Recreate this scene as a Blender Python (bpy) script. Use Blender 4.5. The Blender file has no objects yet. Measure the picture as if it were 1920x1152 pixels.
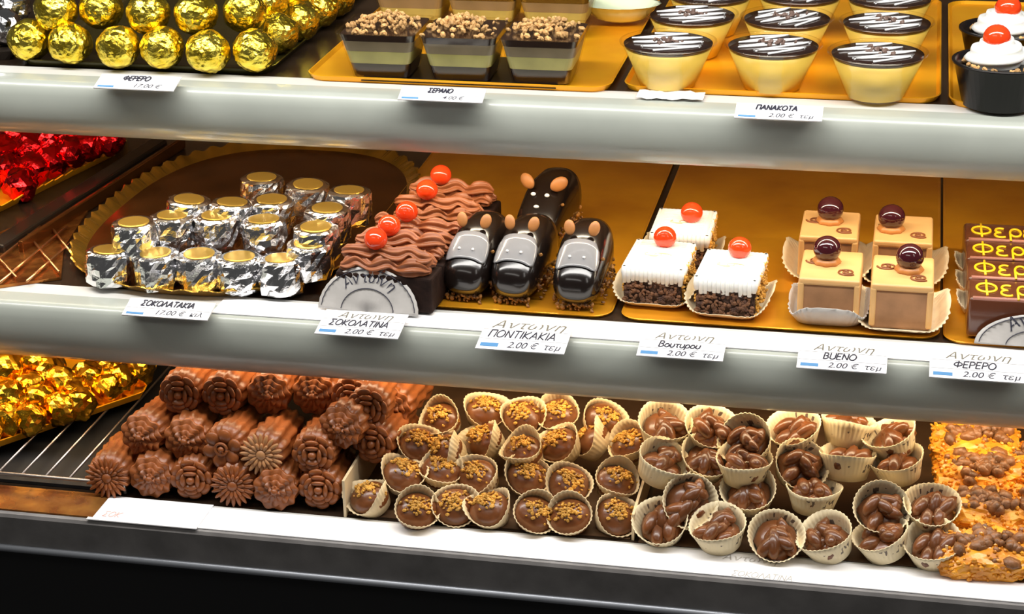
import bpy, bmesh, math, random
from mathutils import Vector, Matrix, Euler, noise
PI = math.pi
SC = bpy.context.scene
COL = SC.collection

# ------------------------------------------------------------------ camera
# pose solved from the vanishing points of the shelf edges (world: X along the shelves, Y into the case, Z up)
F_PX = 3591.3053
CAM = Vector((0.29963513, -1.39095688, 0.6151922))
RX = Vector((0.9789095, 0.06333166, -0.19423))
RY = Vector((0.2036384, -0.37861659, 0.90287368))
RZ = Vector((-0.01635821, -0.92338431, -0.38352813))
cd = bpy.data.cameras.new('camera')
cd.sensor_width = 36.0
cd.lens = 36.0 * F_PX / 1920.0
cd.clip_start = 0.02
cam = bpy.data.objects.new('camera', cd)
COL.objects.link(cam)
cam.matrix_world = Matrix(((RX[0], -RX[1], -RX[2], CAM[0]),
                           (RY[0], -RY[1], -RY[2], CAM[1]),
                           (RZ[0], -RZ[1], -RZ[2], CAM[2]),
                           (0, 0, 0, 1)))
SC.camera = cam

# ------------------------------------------------------------------ world, lights, exposure
w = bpy.data.worlds.new('room'); SC.world = w; w.use_nodes = True
wn = w.node_tree.nodes; wn['Background'].inputs[0].default_value = (0.9, 0.88, 0.84, 1); wn['Background'].inputs[1].default_value = 0.07
SC.view_settings.view_transform = 'Standard'
SC.view_settings.look = 'None'
SC.view_settings.gamma = 1.0
SC.view_settings.use_curve_mapping = False
SC.view_settings.exposure = -0.08


def area(name, loc, target, sx, sy, power, color=(1, 1, 1)):
    l = bpy.data.lights.new(name, 'AREA'); l.shape = 'RECTANGLE'; l.size = sx; l.size_y = sy; l.energy = power; l.color = color
    o = bpy.data.objects.new(name, l); COL.objects.link(o); o.location = loc
    o.rotation_euler = (Vector(target) - Vector(loc)).to_track_quat('-Z', 'Y').to_euler()
    return o


area('case_strip_lamp', (0.0, -0.17, 0.78), (0.0, 0.06, 0.0), 2.0, 0.12, 19.0, (1.0, 0.97, 0.92))
area('ceiling_lamp', (-0.5, -1.9, 1.55), (0, 0.1, 0), 1.6, 0.35, 5.0, (1.0, 0.95, 0.88))
area('ceiling_lamp', (1.5, -1.5, 1.5), (0, 0.1, 0), 0.35, 1.0, 3.5, (1.0, 0.95, 0.88))
area('added_shelf_fill', (-0.1, 0.125, 0.155), (-0.1, 0.19, 0.0), 1.7, 0.012, 3.0, (1.0, 0.84, 0.62))  # unseen strip light added to brighten the middle shelf
area('added_shelf_fill', (-0.1, 0.045, -0.022), (-0.1, 0.11, -0.16), 1.7, 0.012, 2.8, (1.0, 0.78, 0.50))  # unseen strip light added to brighten the bottom shelf

# ------------------------------------------------------------------ helpers
Z1, Z2, Z3 = 0.1723, 0.0, -0.1600      # tops of the three shelves
Y1, Y2, Y3 = 0.08, 0.0, -0.08          # their front edges


def ray(px, py):
    c = Vector((px - 960, py - 576, F_PX))
    return Vector((RX.dot(c), RY.dot(c), RZ.dot(c))).normalized()


def P(px, py, z):
    d = ray(px, py); t = (z - CAM.z) / d.z
    return CAM + d * t


def PY(px, py, y):
    d = ray(px, py); t = (y - CAM.y) / d.y
    return CAM + d * t


def new_mesh(name, bm, smooth=True):
    me = bpy.data.meshes.new(name)
    bmesh.ops.recalc_face_normals(bm, faces=bm.faces)
    bm.to_mesh(me); bm.free()
    for p in me.polygons:
        p.use_smooth = smooth
    return me


def put(name, me, m, parent=None, loc=(0, 0, 0), rot=(0, 0, 0), scale=None):
    if m is not None and not me.materials:
        me.materials.append(m)
    o = bpy.data.objects.new(name, me); COL.objects.link(o)
    o.location = loc; o.rotation_euler = rot
    if scale: o.scale = scale
    if parent: o.parent = parent
    return o


def tag(o, label, cat, group=None, kind=None):
    if label: o['label'] = label
    if cat: o['category'] = cat
    if group: o['group'] = group
    if kind: o['kind'] = kind
    return o


def thing(name, label, cat, loc, rot=(0, 0, 0), group=None):
    o = bpy.data.objects.new(name, None); COL.objects.link(o)
    o.empty_display_size = 0.01; o.location = loc; o.rotation_euler = rot
    return tag(o, label, cat, group)


def box(bm, c, s, rot=None, bevel=0.0, seg=2):
    r = bmesh.ops.create_cube(bm, size=1.0)
    M = Matrix.Translation(c) @ (rot.to_4x4() if rot else Matrix()) @ Matrix.Diagonal((s[0], s[1], s[2], 1))
    bmesh.ops.transform(bm, matrix=M, verts=r['verts'])
    if bevel:
        es = list({e for v in r['verts'] for e in v.link_edges})
        bmesh.ops.bevel(bm, geom=es, offset=bevel, segments=seg, affect='EDGES', profile=0.5)


def ico(bm, c, r, sub=2, scale=(1, 1, 1), rot=None, jit=0.0, rng=None, freq=None):
    g = bmesh.ops.create_icosphere(bm, subdivisions=sub, radius=1.0)
    M = Matrix.Translation(c) @ (rot.to_4x4() if rot else Matrix()) @ Matrix.Diagonal((r * scale[0], r * scale[1], r * scale[2], 1))
    if jit:
        off = Vector((rng.random() * 50, rng.random() * 50, rng.random() * 50))
        for v in g['verts']:
            n = noise.noise(v.co * (freq or 2.0) + off)
            v.co *= 1 + jit * n * 1.6 + (jit * 0.5 * (rng.random() - .5))
    bmesh.ops.transform(bm, matrix=M, verts=g['verts'])
    return g['verts']


def rings(bm, rs, closed=True, cap0=True, cap1=True):
    """skin a list of equal-length point rings"""
    vs = [[bm.verts.new(p) for p in r] for r in rs]
    n = len(rs[0])
    for a, b in zip(vs, vs[1:]):
        for i in range(n if closed else n - 1):
            j = (i + 1) % n
            bm.faces.new((a[i], a[j], b[j], b[i]))
    if closed and cap0: bm.faces.new(vs[0][::-1])
    if closed and cap1: bm.faces.new(vs[-1])
    return vs


def lathe(bm, prof, seg=32, c=(0, 0, 0), cap0=True, cap1=True, rf=None, zf=None):
    rs = []
    for k, (r, z) in enumerate(prof):
        ring = []
        for i in range(seg):
            a = 2 * PI * i / seg
            rr = r * (rf(k, a) if rf else 1.0)
            ring.append(Vector((c[0] + rr * math.cos(a), c[1] + rr * math.sin(a), c[2] + z + (zf(k, a) if zf else 0))))
        rs.append(ring)
    return rings(bm, rs, True, cap0, cap1)


def tube(bm, pts, rad, seg=8, star=0.0, lobes=6, caps=True):
    pts = [Vector(p) for p in pts]
    n = len(pts); rs = []
    up = Vector((0, 0, 1))
    for i, p in enumerate(pts):
        t = (pts[min(i + 1, n - 1)] - pts[max(i - 1, 0)]).normalized()
        s = t.cross(up)
        if s.length < 1e-4: s = Vector((1, 0, 0))
        s.normalize(); u = s.cross(t)
        r = rad[i] if isinstance(rad, (list, tuple)) else rad
        rs.append([p + (s * math.cos(2 * PI * k / seg) + u * math.sin(2 * PI * k / seg)) * r * (1 + star * math.cos(lobes * 2 * PI * k / seg)) for k in range(seg)])
    rings(bm, rs, True, caps, caps)


def rrect(w_, d, r, n=8):
    pts = []
    for cx, cy, a0 in ((w_ / 2 - r, d / 2 - r, 0), (-w_ / 2 + r, d / 2 - r, PI / 2), (-w_ / 2 + r, -d / 2 + r, PI), (w_ / 2 - r, -d / 2 + r, 1.5 * PI)):
        for i in range(n + 1):
            a = a0 + PI / 2 * i / n
            pts.append(Vector((cx + r * math.cos(a), cy + r * math.sin(a))))
    return dense(pts, 0.006)


def superell(a, b, e, n=160):
    pts = []
    for i in range(n):
        t = 2 * PI * i / n
        c, s = math.cos(t), math.sin(t)
        pts.append(Vector((a * math.copysign(abs(c) ** (2 / e), c), b * math.copysign(abs(s) ** (2 / e), s))))
    return pts


def dense(pts, step):
    out = []
    for p, q in zip(pts, pts[1:] + pts[:1]):
        L = (q - p).length
        if L < 1e-6: continue
        k = max(1, int(L / step))
        for i in range(k): out.append(p.lerp(q, i / k))
    return out


def tray_mesh(name, outline, th=0.0025, rim=0.005, flare=0.004, t=0.0012, amp=0.0, period=0.012, amp_out=0.0):
    """flat tray with a raised flared rim; rim may be fluted"""
    n = len(outline)
    nor = []; s = [0.0]
    for i in range(n):
        a, b = outline[i - 1], outline[(i + 1) % n]
        tt = (b - a); tt.normalize(); nor.append(Vector((tt.y, -tt.x)))
    for i in range(n - 1): s.append(s[-1] + (outline[i + 1] - outline[i]).length)
    tot = s[-1] + (outline[0] - outline[-1]).length
    k = max(1, round(tot / period)); ph = [2 * PI * k * x / tot for x in s]
    def ring(off, z, wv):
        return [Vector((*(outline[i] + nor[i] * (off + (amp_out * math.cos(ph[i]) if wv else 0))), z + (amp * (math.cos(ph[i])) if wv else 0))) for i in range(n)]
    bm = bmesh.new()
    rings(bm, [ring(0, 0, False), ring(flare + t, rim, True), ring(flare, rim + t * .3, True), ring(-0.0005, th, False)], True, True, True)
    me = new_mesh(name, bm, False)
    return me


MATS = {}


def mat(name, col, rough=0.5, metal=0.0, var=0.0, vscale=40.0, bump=0.0, bscale=80.0, coat=0.0, sss=0.0, col2=None, spec=None, trans=0.0, bdist=0.002, detail=4.0, aniso_scale=None):
    if name in MATS: return MATS[name]
    m = bpy.data.materials.new(name); m.use_nodes = True
    nt = m.node_tree; b = nt.nodes['Principled BSDF']
    b.inputs['Base Color'].default_value = (*col, 1)
    b.inputs['Roughness'].default_value = rough
    b.inputs['Metallic'].default_value = metal
    if coat: b.inputs['Coat Weight'].default_value = coat; b.inputs['Coat Roughness'].default_value = 0.08
    if sss: b.inputs['Subsurface Weight'].default_value = sss; b.inputs['Subsurface Radius'].default_value = (0.006, 0.004, 0.002); b.inputs['Subsurface Scale'].default_value = 1.0
    if spec is not None: b.inputs['Specular IOR Level'].default_value = spec
    if trans: b.inputs['Transmission Weight'].default_value = trans
    tc = nt.nodes.new('ShaderNodeTexCoord')
    src = tc.outputs['Object']
    if aniso_scale:
        mp = nt.nodes.new('ShaderNodeMapping'); mp.inputs['Scale'].default_value = aniso_scale
        nt.links.new(src, mp.inputs['Vector']); src = mp.outputs['Vector']
    if var or col2:
        n = nt.nodes.new('ShaderNodeTexNoise'); n.inputs['Scale'].default_value = vscale; n.inputs['Detail'].default_value = detail
        nt.links.new(src, n.inputs['Vector'])
        r = nt.nodes.new('ShaderNodeValToRGB')
        c2 = col2 or tuple(c * (1 - var) for c in col)
        r.color_ramp.elements[0].position = 0.35; r.color_ramp.elements[1].position = 0.65
        r.color_ramp.elements[0].color = (*c2, 1); r.color_ramp.elements[1].color = (*col, 1)
        nt.links.new(n.outputs['Fac'], r.inputs['Fac']); nt.links.new(r.outputs['Color'], b.inputs['Base Color'])
    if bump:
        n2 = nt.nodes.new('ShaderNodeTexNoise'); n2.inputs['Scale'].default_value = bscale; n2.inputs['Detail'].default_value = 3
        bp = nt.nodes.new('ShaderNodeBump'); bp.inputs['Strength'].default_value = bump; bp.inputs['Distance'].default_value = bdist
        nt.links.new(src, n2.inputs['Vector']); nt.links.new(n2.outputs['Fac'], bp.inputs['Height']); nt.links.new(bp.outputs['Normal'], b.inputs['Normal'])
    MATS[name] = m
    return m


def thin_clear(name, tint=(1, 1, 1), gloss=0.12):
    if name in MATS: return MATS[name]
    m = bpy.data.materials.new(name); m.use_nodes = True; nt = m.node_tree
    nt.nodes.remove(nt.nodes['Principled BSDF'])
    t = nt.nodes.new('ShaderNodeBsdfTransparent'); t.inputs[0].default_value = (*tint, 1)
    g = nt.nodes.new('ShaderNodeBsdfGlossy'); g.inputs['Roughness'].default_value = 0.08
    f = nt.nodes.new('ShaderNodeLayerWeight'); f.inputs['Blend'].default_value = 0.25
    ml = nt.nodes.new('ShaderNodeMath'); ml.operation = 'MULTIPLY'; ml.inputs[1].default_value = 0.16
    nt.links.new(f.outputs['Facing'], ml.inputs[0]); f = ml
    ad = nt.nodes.new('ShaderNodeMath'); ad.operation = 'ADD'; ad.inputs[1].default_value = gloss; ad.use_clamp = True
    mx = nt.nodes.new('ShaderNodeMixShader')
    nt.links.new(f.outputs[0], ad.inputs[0]); nt.links.new(ad.outputs[0], mx.inputs[0])
    nt.links.new(t.outputs[0], mx.inputs[1]); nt.links.new(g.outputs[0], mx.inputs[2])
    nt.links.new(mx.outputs[0], nt.nodes['Material Output'].inputs[0])
    MATS[name] = m
    return m


M_shelf = mat('shelf_enamel', (0.43, 0.46, 0.415), 0.32, 0, var=0.10, vscale=14, coat=0.25)
M_ledge = mat('shelf_ledge', (0.62, 0.62, 0.60), 0.35)
M_shelfdark = mat('dark_shelf_panel', (0.035, 0.022, 0.014), 0.22, 0.3)
M_blackcup = mat('black_cup', (0.008, 0.006, 0.006), 0.3, 0, spec=.3)
M_cakedark = mat('dark_cake_side', (0.022, 0.010, 0.007), 0.7, 0, spec=.15, var=.4, vscale=120, bump=.4, bscale=200)
M_dark = mat('dark_panel', (0.006, 0.006, 0.007), 0.6)
M_steel = mat('brushed_dark_steel', (0.30, 0.285, 0.28), 0.5, 0.2, var=0.3, vscale=30)
M_trim = mat('metal_trim', (0.36, 0.38, 0.42), 0.42, 0.7)
M_paper_white = mat('white_paper', (0.88, 0.88, 0.90), 0.6)
M_ink = mat('ink', (0.03, 0.03, 0.05), 0.6)
M_ink_soft = mat('soft_ink', (0.16, 0.15, 0.12), 0.6)
M_ink_line = mat('card_line_ink', (0.50, 0.50, 0.53), 0.6)
M_ink_faint = mat('faint_ink', (0.50, 0.48, 0.46), 0.6)
M_blue = mat('blue_print', (0.10, 0.28, 0.55), 0.6)
M_red_ink = mat('faint_red_ink', (0.75, 0.45, 0.42), 0.6)
M_clear = thin_clear('clear_acrylic', (0.93, 0.93, 0.95), 0.06)
M_cupclear = thin_clear('clear_cup_plastic', (0.97, 0.95, 0.88), 0.02)
M_goldfoil = mat('gold_foil', (0.95, 0.78, 0.12), 0.27, 1.0, col2=(0.82, 0.58, 0.04), vscale=90, bump=0.9, bscale=260, bdist=0.001)
M_goldfoil2 = mat('warm_gold_foil', (0.95, 0.58, 0.05), 0.22, 1.0, col2=(0.65, 0.30, 0.01), vscale=90, bump=0.5, bscale=220, bdist=0.001)
M_silver = mat('silver_foil', (0.84, 0.84, 0.86), 0.16, 1.0, bump=0.6, bscale=200, bdist=0.001)
M_redfoil = mat('red_foil', (0.75, 0.015, 0.02), 0.18, 1.0, bump=0.5, bscale=200, bdist=0.001)
M_golddisc = mat('gold_seal', (0.80, 0.52, 0.10), 0.30, 0.9)
M_goldboard = mat('gold_board', (0.82, 0.38, 0.018), 0.30, 0.5, col2=(0.60, 0.24, 0.012), vscale=9, bump=0.08, bscale=60)
M_goldtray = mat('gold_tray', (0.98, 0.47, 0.012), 0.34, 0.45, col2=(0.90, 0.38, 0.010), vscale=20)
M_browntray = mat('copper_brown_tray', (0.22, 0.08, 0.02), 0.25, 0.8, var=0.4, vscale=20)
M_blacktray = mat('dark_olive_tray', (0.05, 0.045, 0.012), 0.2, 0.6)
M_rail = mat('dark_rail', (0.03, 0.022, 0.016), 0.3, 0.5)
M_wire = mat('rack_wire', (0.35, 0.30, 0.27), 0.3, 0.9)
M_choc = mat('milk_chocolate', (0.20, 0.064, 0.018), 0.30, 0, var=0.45, vscale=60, bump=0.15, bscale=150, coat=0.1)
M_chocflower = mat('moulded_chocolate', (0.34, 0.100, 0.026), 0.36, 0, var=0.45, vscale=70, bump=0.2, bscale=180)
M_chocpale = mat('pale_chocolate', (0.56, 0.27, 0.11), 0.40, 0, var=0.3, vscale=60)
M_chocmid = mat('rough_milk_chocolate', (0.30, 0.125, 0.045), 0.4, 0, var=.6, vscale=120, bump=.5, bscale=200)
M_dchoc = mat('dark_chocolate', (0.022, 0.010, 0.007), 0.20, 0, coat=0.5)
M_glaze = mat('mirror_glaze', (0.008, 0.005, 0.004), 0.20, 0, coat=0.35)
M_glazereflect = mat('painted_glaze_reflection', (0.24, 0.24, 0.25), 0.18, 0, coat=0.8)  # grey colour stands for light reflected in the dark glaze
M_cream_choc = mat('chocolate_cream', (0.36, 0.115, 0.040), 0.40, 0, var=0.2, vscale=60, sss=0.1)
M_sponge = mat('chocolate_crumb', (0.075, 0.032, 0.018), 0.8, 0, var=0.6, vscale=160, bump=0.8, bscale=260)
M_nut = mat('chopped_nut', (0.80, 0.46, 0.17), 0.6, 0, var=0.5, vscale=90)
M_nutgold = mat('golden_crumb', (0.78, 0.40, 0.06), 0.55, 0, var=0.5, vscale=120)
M_crumbdark = mat('toasted_crumb', (0.42, 0.19, 0.035), 0.55, 0, col2=(0.08, .03, .012), vscale=130)
M_cakecrumb = mat('brown_cake_crumb', (0.20, 0.085, 0.035), 0.8, 0, col2=(0.05, .02, .012), vscale=140)
M_white = mat('whipped_cream', (0.86, 0.86, 0.82), 0.5, 0, sss=0.15)
M_cherry = mat('glace_cherry', (0.92, 0.062, 0.010), 0.12, 0, sss=0.2, coat=0.6)
M_darkcherry = mat('dark_cherry', (0.045, 0.006, 0.010), 0.08, 0, coat=0.8)
M_caramel = mat('caramel_cream', (0.72, 0.42, 0.16), 0.45, 0, var=0.12, vscale=25, sss=0.1)
M_toffee = mat('toffee_cream', (0.50, 0.20, 0.05), .4)
M_hazel = mat('hazelnut_mousse', (0.40, 0.20, 0.09), 0.6, 0, var=0.3, vscale=50)
M_swirl = mat('swirl_chocolate', (0.22, 0.07, 0.02), 0.35)
M_liner = mat('greaseproof_liner', (0.74, 0.62, 0.42), 0.55, 0, var=0.15, vscale=60)
M_linergrey = mat('printed_liner', (0.50, 0.48, 0.46), 0.5, 0, var=0.15, vscale=60)
M_yellow = mat('yellow_icing', (0.90, 0.55, 0.01), 0.4)
M_ferr = mat('chocolate_glaze', (0.10, 0.030, 0.013), 0.22, 0, coat=0.4)
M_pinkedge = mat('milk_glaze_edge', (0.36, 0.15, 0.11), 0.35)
M_panna = mat('panna_cotta', (0.82, 0.58, 0.11), 0.35, 0, var=0.15, vscale=18, sss=0.1)
M_layercream = mat('pistachio_cream', (0.42, 0.40, 0.15), 0.4, 0, var=0.3, vscale=30)
M_layercream2 = mat('grey_cream', (0.22, 0.18, 0.13), 0.4, 0, var=0.3, vscale=30)
M_pale = mat('pale_green_ceramic', (0.74, 0.82, 0.60), 0.25, 0, coat=0.3)
M_divider = mat('cream_card', (0.70, 0.55, 0.34), 0.6, 0, var=0.1, vscale=20)
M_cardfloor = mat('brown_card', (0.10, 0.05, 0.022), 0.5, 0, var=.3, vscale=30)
M_brittle = mat('golden_brittle', (0.86, 0.38, 0.02), 0.4, 0, col2=(0.55, 0.18, 0.01), vscale=70, bump=0.6, bscale=160, coat=0.2)
M_almond = mat('almond', (0.48, 0.19, 0.05), 0.5, 0, var=0.3, vscale=60)
M_eye = mat('white_icing_and_glint', (0.9, 0.9, 0.9), 0.3)
M_backwall = mat('bronze_mirror', (0.10, 0.055, 0.025), 0.25, 0.7)


def cup_paper():
    m = bpy.data.materials.new('printed_cup_paper'); m.use_nodes = True; nt = m.node_tree; b = nt.nodes['Principled BSDF']
    b.inputs['Roughness'].default_value = 0.6
    tc = nt.nodes.new('ShaderNodeTexCoord'); mp = nt.nodes.new('ShaderNodeMapping'); mp.inputs['Scale'].default_value = (260, 260, 60)
    n = nt.nodes.new('ShaderNodeTexNoise'); n.inputs['Scale'].default_value = 1.0; n.inputs['Detail'].default_value = 1
    n2 = nt.nodes.new('ShaderNodeTexNoise'); n2.inputs['Scale'].default_value = 45.0
    nt.links.new(tc.outputs['Object'], mp.inputs['Vector']); nt.links.new(mp.outputs['Vector'], n.inputs['Vector']); nt.links.new(tc.outputs['Object'], n2.inputs['Vector'])
    # printed strokes: only on a band half way up the paper
    sp = nt.nodes.new('ShaderNodeSeparateXYZ'); nt.links.new(tc.outputs['Object'], sp.inputs[0])
    def mth(op, a, b_=None, v=None):
        x = nt.nodes.new('ShaderNodeMath'); x.operation = op
        nt.links.new(a, x.inputs[0])
        if b_ is not None: nt.links.new(b_, x.inputs[1])
        if v is not None: x.inputs[1].default_value = v
        return x.outputs[0]
    zc = mth('ABSOLUTE', mth('SUBTRACT', sp.outputs['Z'], v=0.0115))
    band = mth('LESS_THAN', zc, v=0.0035)
    st = mth('GREATER_THAN', n.outputs['Fac'], v=0.57)
    area_ = mth('GREATER_THAN', n2.outputs['Fac'], v=0.54)
    k = mth('MULTIPLY', mth('MULTIPLY', band, st), area_)
    mx = nt.nodes.new('ShaderNodeMix'); mx.data_type = 'RGBA'
    nt.links.new(k, mx.inputs[0]); mx.inputs[6].default_value = (0.78, 0.66, 0.43, 1); mx.inputs[7].default_value = (0.16, 0.12, 0.09, 1)
    nt.links.new(mx.outputs[2], b.inputs['Base Color'])
    return m


M_cuppaper = cup_paper()
M_plaincup = mat('plain_cup_paper', (0.76, 0.60, 0.36), 0.6, 0, var=0.12, vscale=50)


def text_mesh(s, size, shear=0.0, align='LEFT', bold=0.0, extrude=0.0):
    cu = bpy.data.curves.new('lettering', 'FONT'); cu.body = s; cu.size = size; cu.shear = shear; cu.align_x = align; cu.offset = bold; cu.extrude = extrude
    o = bpy.data.objects.new('lettering', cu); COL.objects.link(o)
    dg = bpy.context.evaluated_depsgraph_get(); dg.update()
    me = bpy.data.meshes.new_from_object(o.evaluated_get(dg))
    bpy.data.objects.remove(o); bpy.data.curves.remove(cu)
    return me


def stroke_text(word, h, rad, slant=0.15):
    """handwritten capitals as thin strokes, centred on x"""
    arc = lambda cx, cy, rx, ry, a0, a1, n=12: [(cx + rx * math.cos(math.radians(a0 + (a1 - a0) * i / n)), cy + ry * math.sin(math.radians(a0 + (a1 - a0) * i / n))) for i in range(n + 1)]
    G = {'Σ': (.62, [[(.5, 1), (.04, 1), (.3, .52), (.04, 0), (.52, 0)]]), 'Ο': (.74, [arc(.32, .5, .31, .5, 0, 360, 18)]), 'Κ': (.62, [[(.06, 0), (.06, 1)], [(.5, 1), (.07, .45), (.52, 0)]]),
         'Λ': (.66, [[(0, 0), (.29, 1), (.58, 0)]]), 'Α': (.68, [[(0, 0), (.29, 1), (.58, 0)], [(.1, .35), (.48, .35)]]), 'Τ': (.60, [[(0, 1), (.52, 1)], [(.26, 1), (.26, 0)]]),
         'Ι': (.22, [[(.07, 0), (.07, 1)]]), 'Ν': (.66, [[(.05, 0), (.05, 1), (.52, 0), (.52, 1)]]), 'Π': (.66, [[(.05, 0), (.05, 1), (.53, 1), (.53, 0)]]), 'Φ': (.80, [arc(.36, .52, .34, .30, 0, 360, 18), [(.36, 0), (.36, 1.05)]]),
         'Ε': (.54, [[(.46, 1), (.05, 1), (.05, 0), (.46, 0)], [(.05, .52), (.40, .52)]]), 'Ρ': (.56, [[(.05, 0), (.05, 1)] + arc(.22, .74, .24, .26, 90, -90)[1:] + [(.05, .46)]]),
         'Β': (.58, [[(.05, 0), (.05, 1)] + arc(.2, .77, .22, .23, 90, -90)[1:] + arc(.2, .27, .26, .27, 90, -90)[1:] + [(.05, 0)]]), 'U': (.64, [[(.05, 1)] + arc(.29, .28, .24, .28, 180, 360) + [(.53, 1)]]),
         'ο': (.52, [arc(.22, .3, .2, .3, 0, 360)]), 'υ': (.50, [[(.03, .62)] + arc(.21, .24, .18, .24, 180, 360) + [(.39, .62)]]), 'τ': (.46, [[(0, .6), (.4, .6)], [(.2, .6), (.2, .1), (.3, 0)]]), 'ρ': (.52, [[(.03, -.3), (.05, .3)] + arc(.24, .3, .19, .3, 180, -150)])}
    word = word.translate({ord('B'): 'Β', ord('E'): 'Ε', ord('N'): 'Ν', ord('O'): 'Ο'})
    bm = bmesh.new(); tot = sum(G[c][0] for c in word) * h; x = -tot / 2
    for c in word:
        for st in G[c][1]:
            q = [(x + (p[0] + slant * p[1]) * h, p[1] * h, 0) for p in st]
            for seg in (zip(q, q[1:]) if len(q) < 6 else [q]): tube(bm, list(seg), rad, 5)
        x += G[c][0] * h
    return new_mesh('lettering', bm, False)


def fit(me, wmax):
    xs = [v.co.x for v in me.vertices]; wd = max(xs) - min(xs)
    if wd > wmax:
        for v in me.vertices: v.co.x *= wmax / wd
    return me


def ordinal(i, n, lead='from left'):
    if n == 1: return 'only one'
    if i == 0: return 'leftmost'
    if i == n - 1: return 'rightmost'
    return ['', 'second', 'third', 'fourth', 'fifth', 'sixth', 'seventh', 'eighth', 'ninth', 'tenth'][i] + ' ' + lead


# ================================================================== the case
def shelf(z, y0, label, drop, m_f, x0=-0.95, x1=0.80, depth=0.62):
    t = thing('display_shelf', label, 'shelf', (0, y0, z))
    bm = bmesh.new()
    box(bm, ((x0 + x1) / 2, 0.0305, -0.006), (x1 - x0, 0.021, 0.012))
    put('ledge', new_mesh('ledge', bm, False), M_ledge, t)
    bm = bmesh.new()
    box(bm, ((x0 + x1) / 2, 0.041 + (depth - y0 - 0.041) / 2, -0.006), (x1 - x0, depth - y0 - 0.041, 0.012))
    sp = put('shelf_panel', new_mesh('shelf_panel', bm, False), M_shelfdark, t); sp['label'] = 'dark shelf panel'
    bm = bmesh.new()
    box(bm, ((x0 + x1) / 2, 0.021 + (depth - y0 - 0.021) / 2, -0.0135), (x1 - x0, depth - y0 - 0.021, 0.0028))
    put('underside', new_mesh('underside', bm, False), M_ledge, t)['label'] = 'white underside'
    k = drop / 0.053
    prof = [(0.0198, -0.0125), (0.0198, 0), (0.004, 0), (0.001, -0.0004), (-0.002, -0.002), (-0.0045, -0.0055), (-0.0062, -0.012 * k), (-0.0068, -0.021 * k), (-0.006, -0.031 * k), (-0.003, -0.040 * k), (0.002, -0.047 * k), (0.008, -0.0515 * k), (0.0145, -0.053 * k), (0.0145, -0.050 * k), (0.006, -0.044 * k), (0.001, -0.03 * k), (0.001, -0.0125)]
    bm = bmesh.new()
    rings(bm, [[Vector((x, p[0], p[1])) for p in prof] for x in (x0, x1)])
    me = new_mesh('front_fascia', bm, True)
    f = put('front_fascia', me, m_f, t)
    md = f.modifiers.new('edges', 'EDGE_SPLIT'); md.split_angle = math.radians(50)
    return t


shelf(Z1, Y1, 'top white shelf with rounded front holding gold foil balls', 0.0515, M_shelf)
shelf(Z2, Y2, 'middle white shelf with rounded front carrying six price cards', 0.0560, M_shelf)
t = thing('display_shelf', 'bottom shelf with dark steel front under chocolates and paper cups', 'shelf', (0, Y3, Z3))
bm = bmesh.new(); box(bm, (-0.075, 0.0305, -0.006), (1.75, 0.021, 0.012)); put('ledge', new_mesh('ledge', bm, False), M_ledge, t)
bm = bmesh.new(); box(bm, (-0.075, 0.041 + 0.33, -0.006), (1.75, 0.66, 0.012)); put('shelf_panel', new_mesh('shelf_panel', bm, False), M_shelfdark, t)['label'] = 'dark shelf panel'
prof = [(0.0198, -0.0125), (0.0198, 0), (0.002, 0), (-0.001, -0.001), (-0.002, -0.004), (0.002, -0.033), (0.006, -0.033), (0.004, -0.0125)]
bm = bmesh.new(); rings(bm, [[Vector((x, p[0], p[1])) for p in prof] for x in (-0.95, 0.80)])
f = put('front_fascia', new_mesh('front_fascia', bm, False), M_steel, t); f['label'] = 'dark steel front edge'
bm = bmesh.new(); tube(bm, [(-0.95, 0.002, -0.036), (0.80, 0.002, -0.036)], 0.0034, 12)
f = put('trim_bead', new_mesh('trim_bead', bm), M_trim, t); f['label'] = 'lighter metal bead'
bm = bmesh.new(); box(bm, (-0.075, 0.27, -0.46), (1.75, 0.66, 0.52))
tag(put('counter_base', new_mesh('counter_base', bm, False), M_dark), 'black counter base below the bottom shelf', 'counter')
bm = bmesh.new(); box(bm, (-0.075, 0.63, 0.05), (1.75, 0.02, 0.62))
tag(put('wall_back', new_mesh('wall_back', bm, False), M_backwall), 'bronze mirrored back wall of the display case', 'wall', kind='structure')

# white paper strips lying on the ledges
def ledge_strip(pxl, pxr, y0, z, ya, yb, label, th=0.0008):
    a = PY(pxl[0], pxl[1], y0); b = PY(pxr[0], pxr[1], y0)
    bm = bmesh.new(); box(bm, ((a.x + b.x) / 2, (ya + yb) / 2, z + th / 2 + 0.0001), (b.x - a.x, yb - ya, th))
    return tag(put('paper_strip', new_mesh('paper_strip', bm, False), M_paper_white), label, 'paper strip')


ledge_strip((395, 590), (1975, 690), Y2, Z2, 0.002, 0.034, 'long white paper strip along the middle shelf ledge')
s3 = ledge_strip((350, 985), (1990, 1140), Y3, Z3, Y3 + 0.001, Y3 + 0.037, 'long blank white paper strip along the bottom shelf ledge')
for s_, px, py, sz, m in (('Αντωνη', 1405, 1054, 0.012, M_ink_soft), ('ΣΟΚΟΛΑΤΙΝΑ', 1428, 1085, 0.011, M_ink_soft)):
    p = P(px, py, Z3 + 0.001)
    put('faint_lettering', text_mesh(s_, sz, 0.2, 'CENTER') if s_ == 'Αντωνη' else stroke_text(s_, sz * .7, .0003), M_ink_faint, s3, p, (0, 0, -.02))
    
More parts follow.
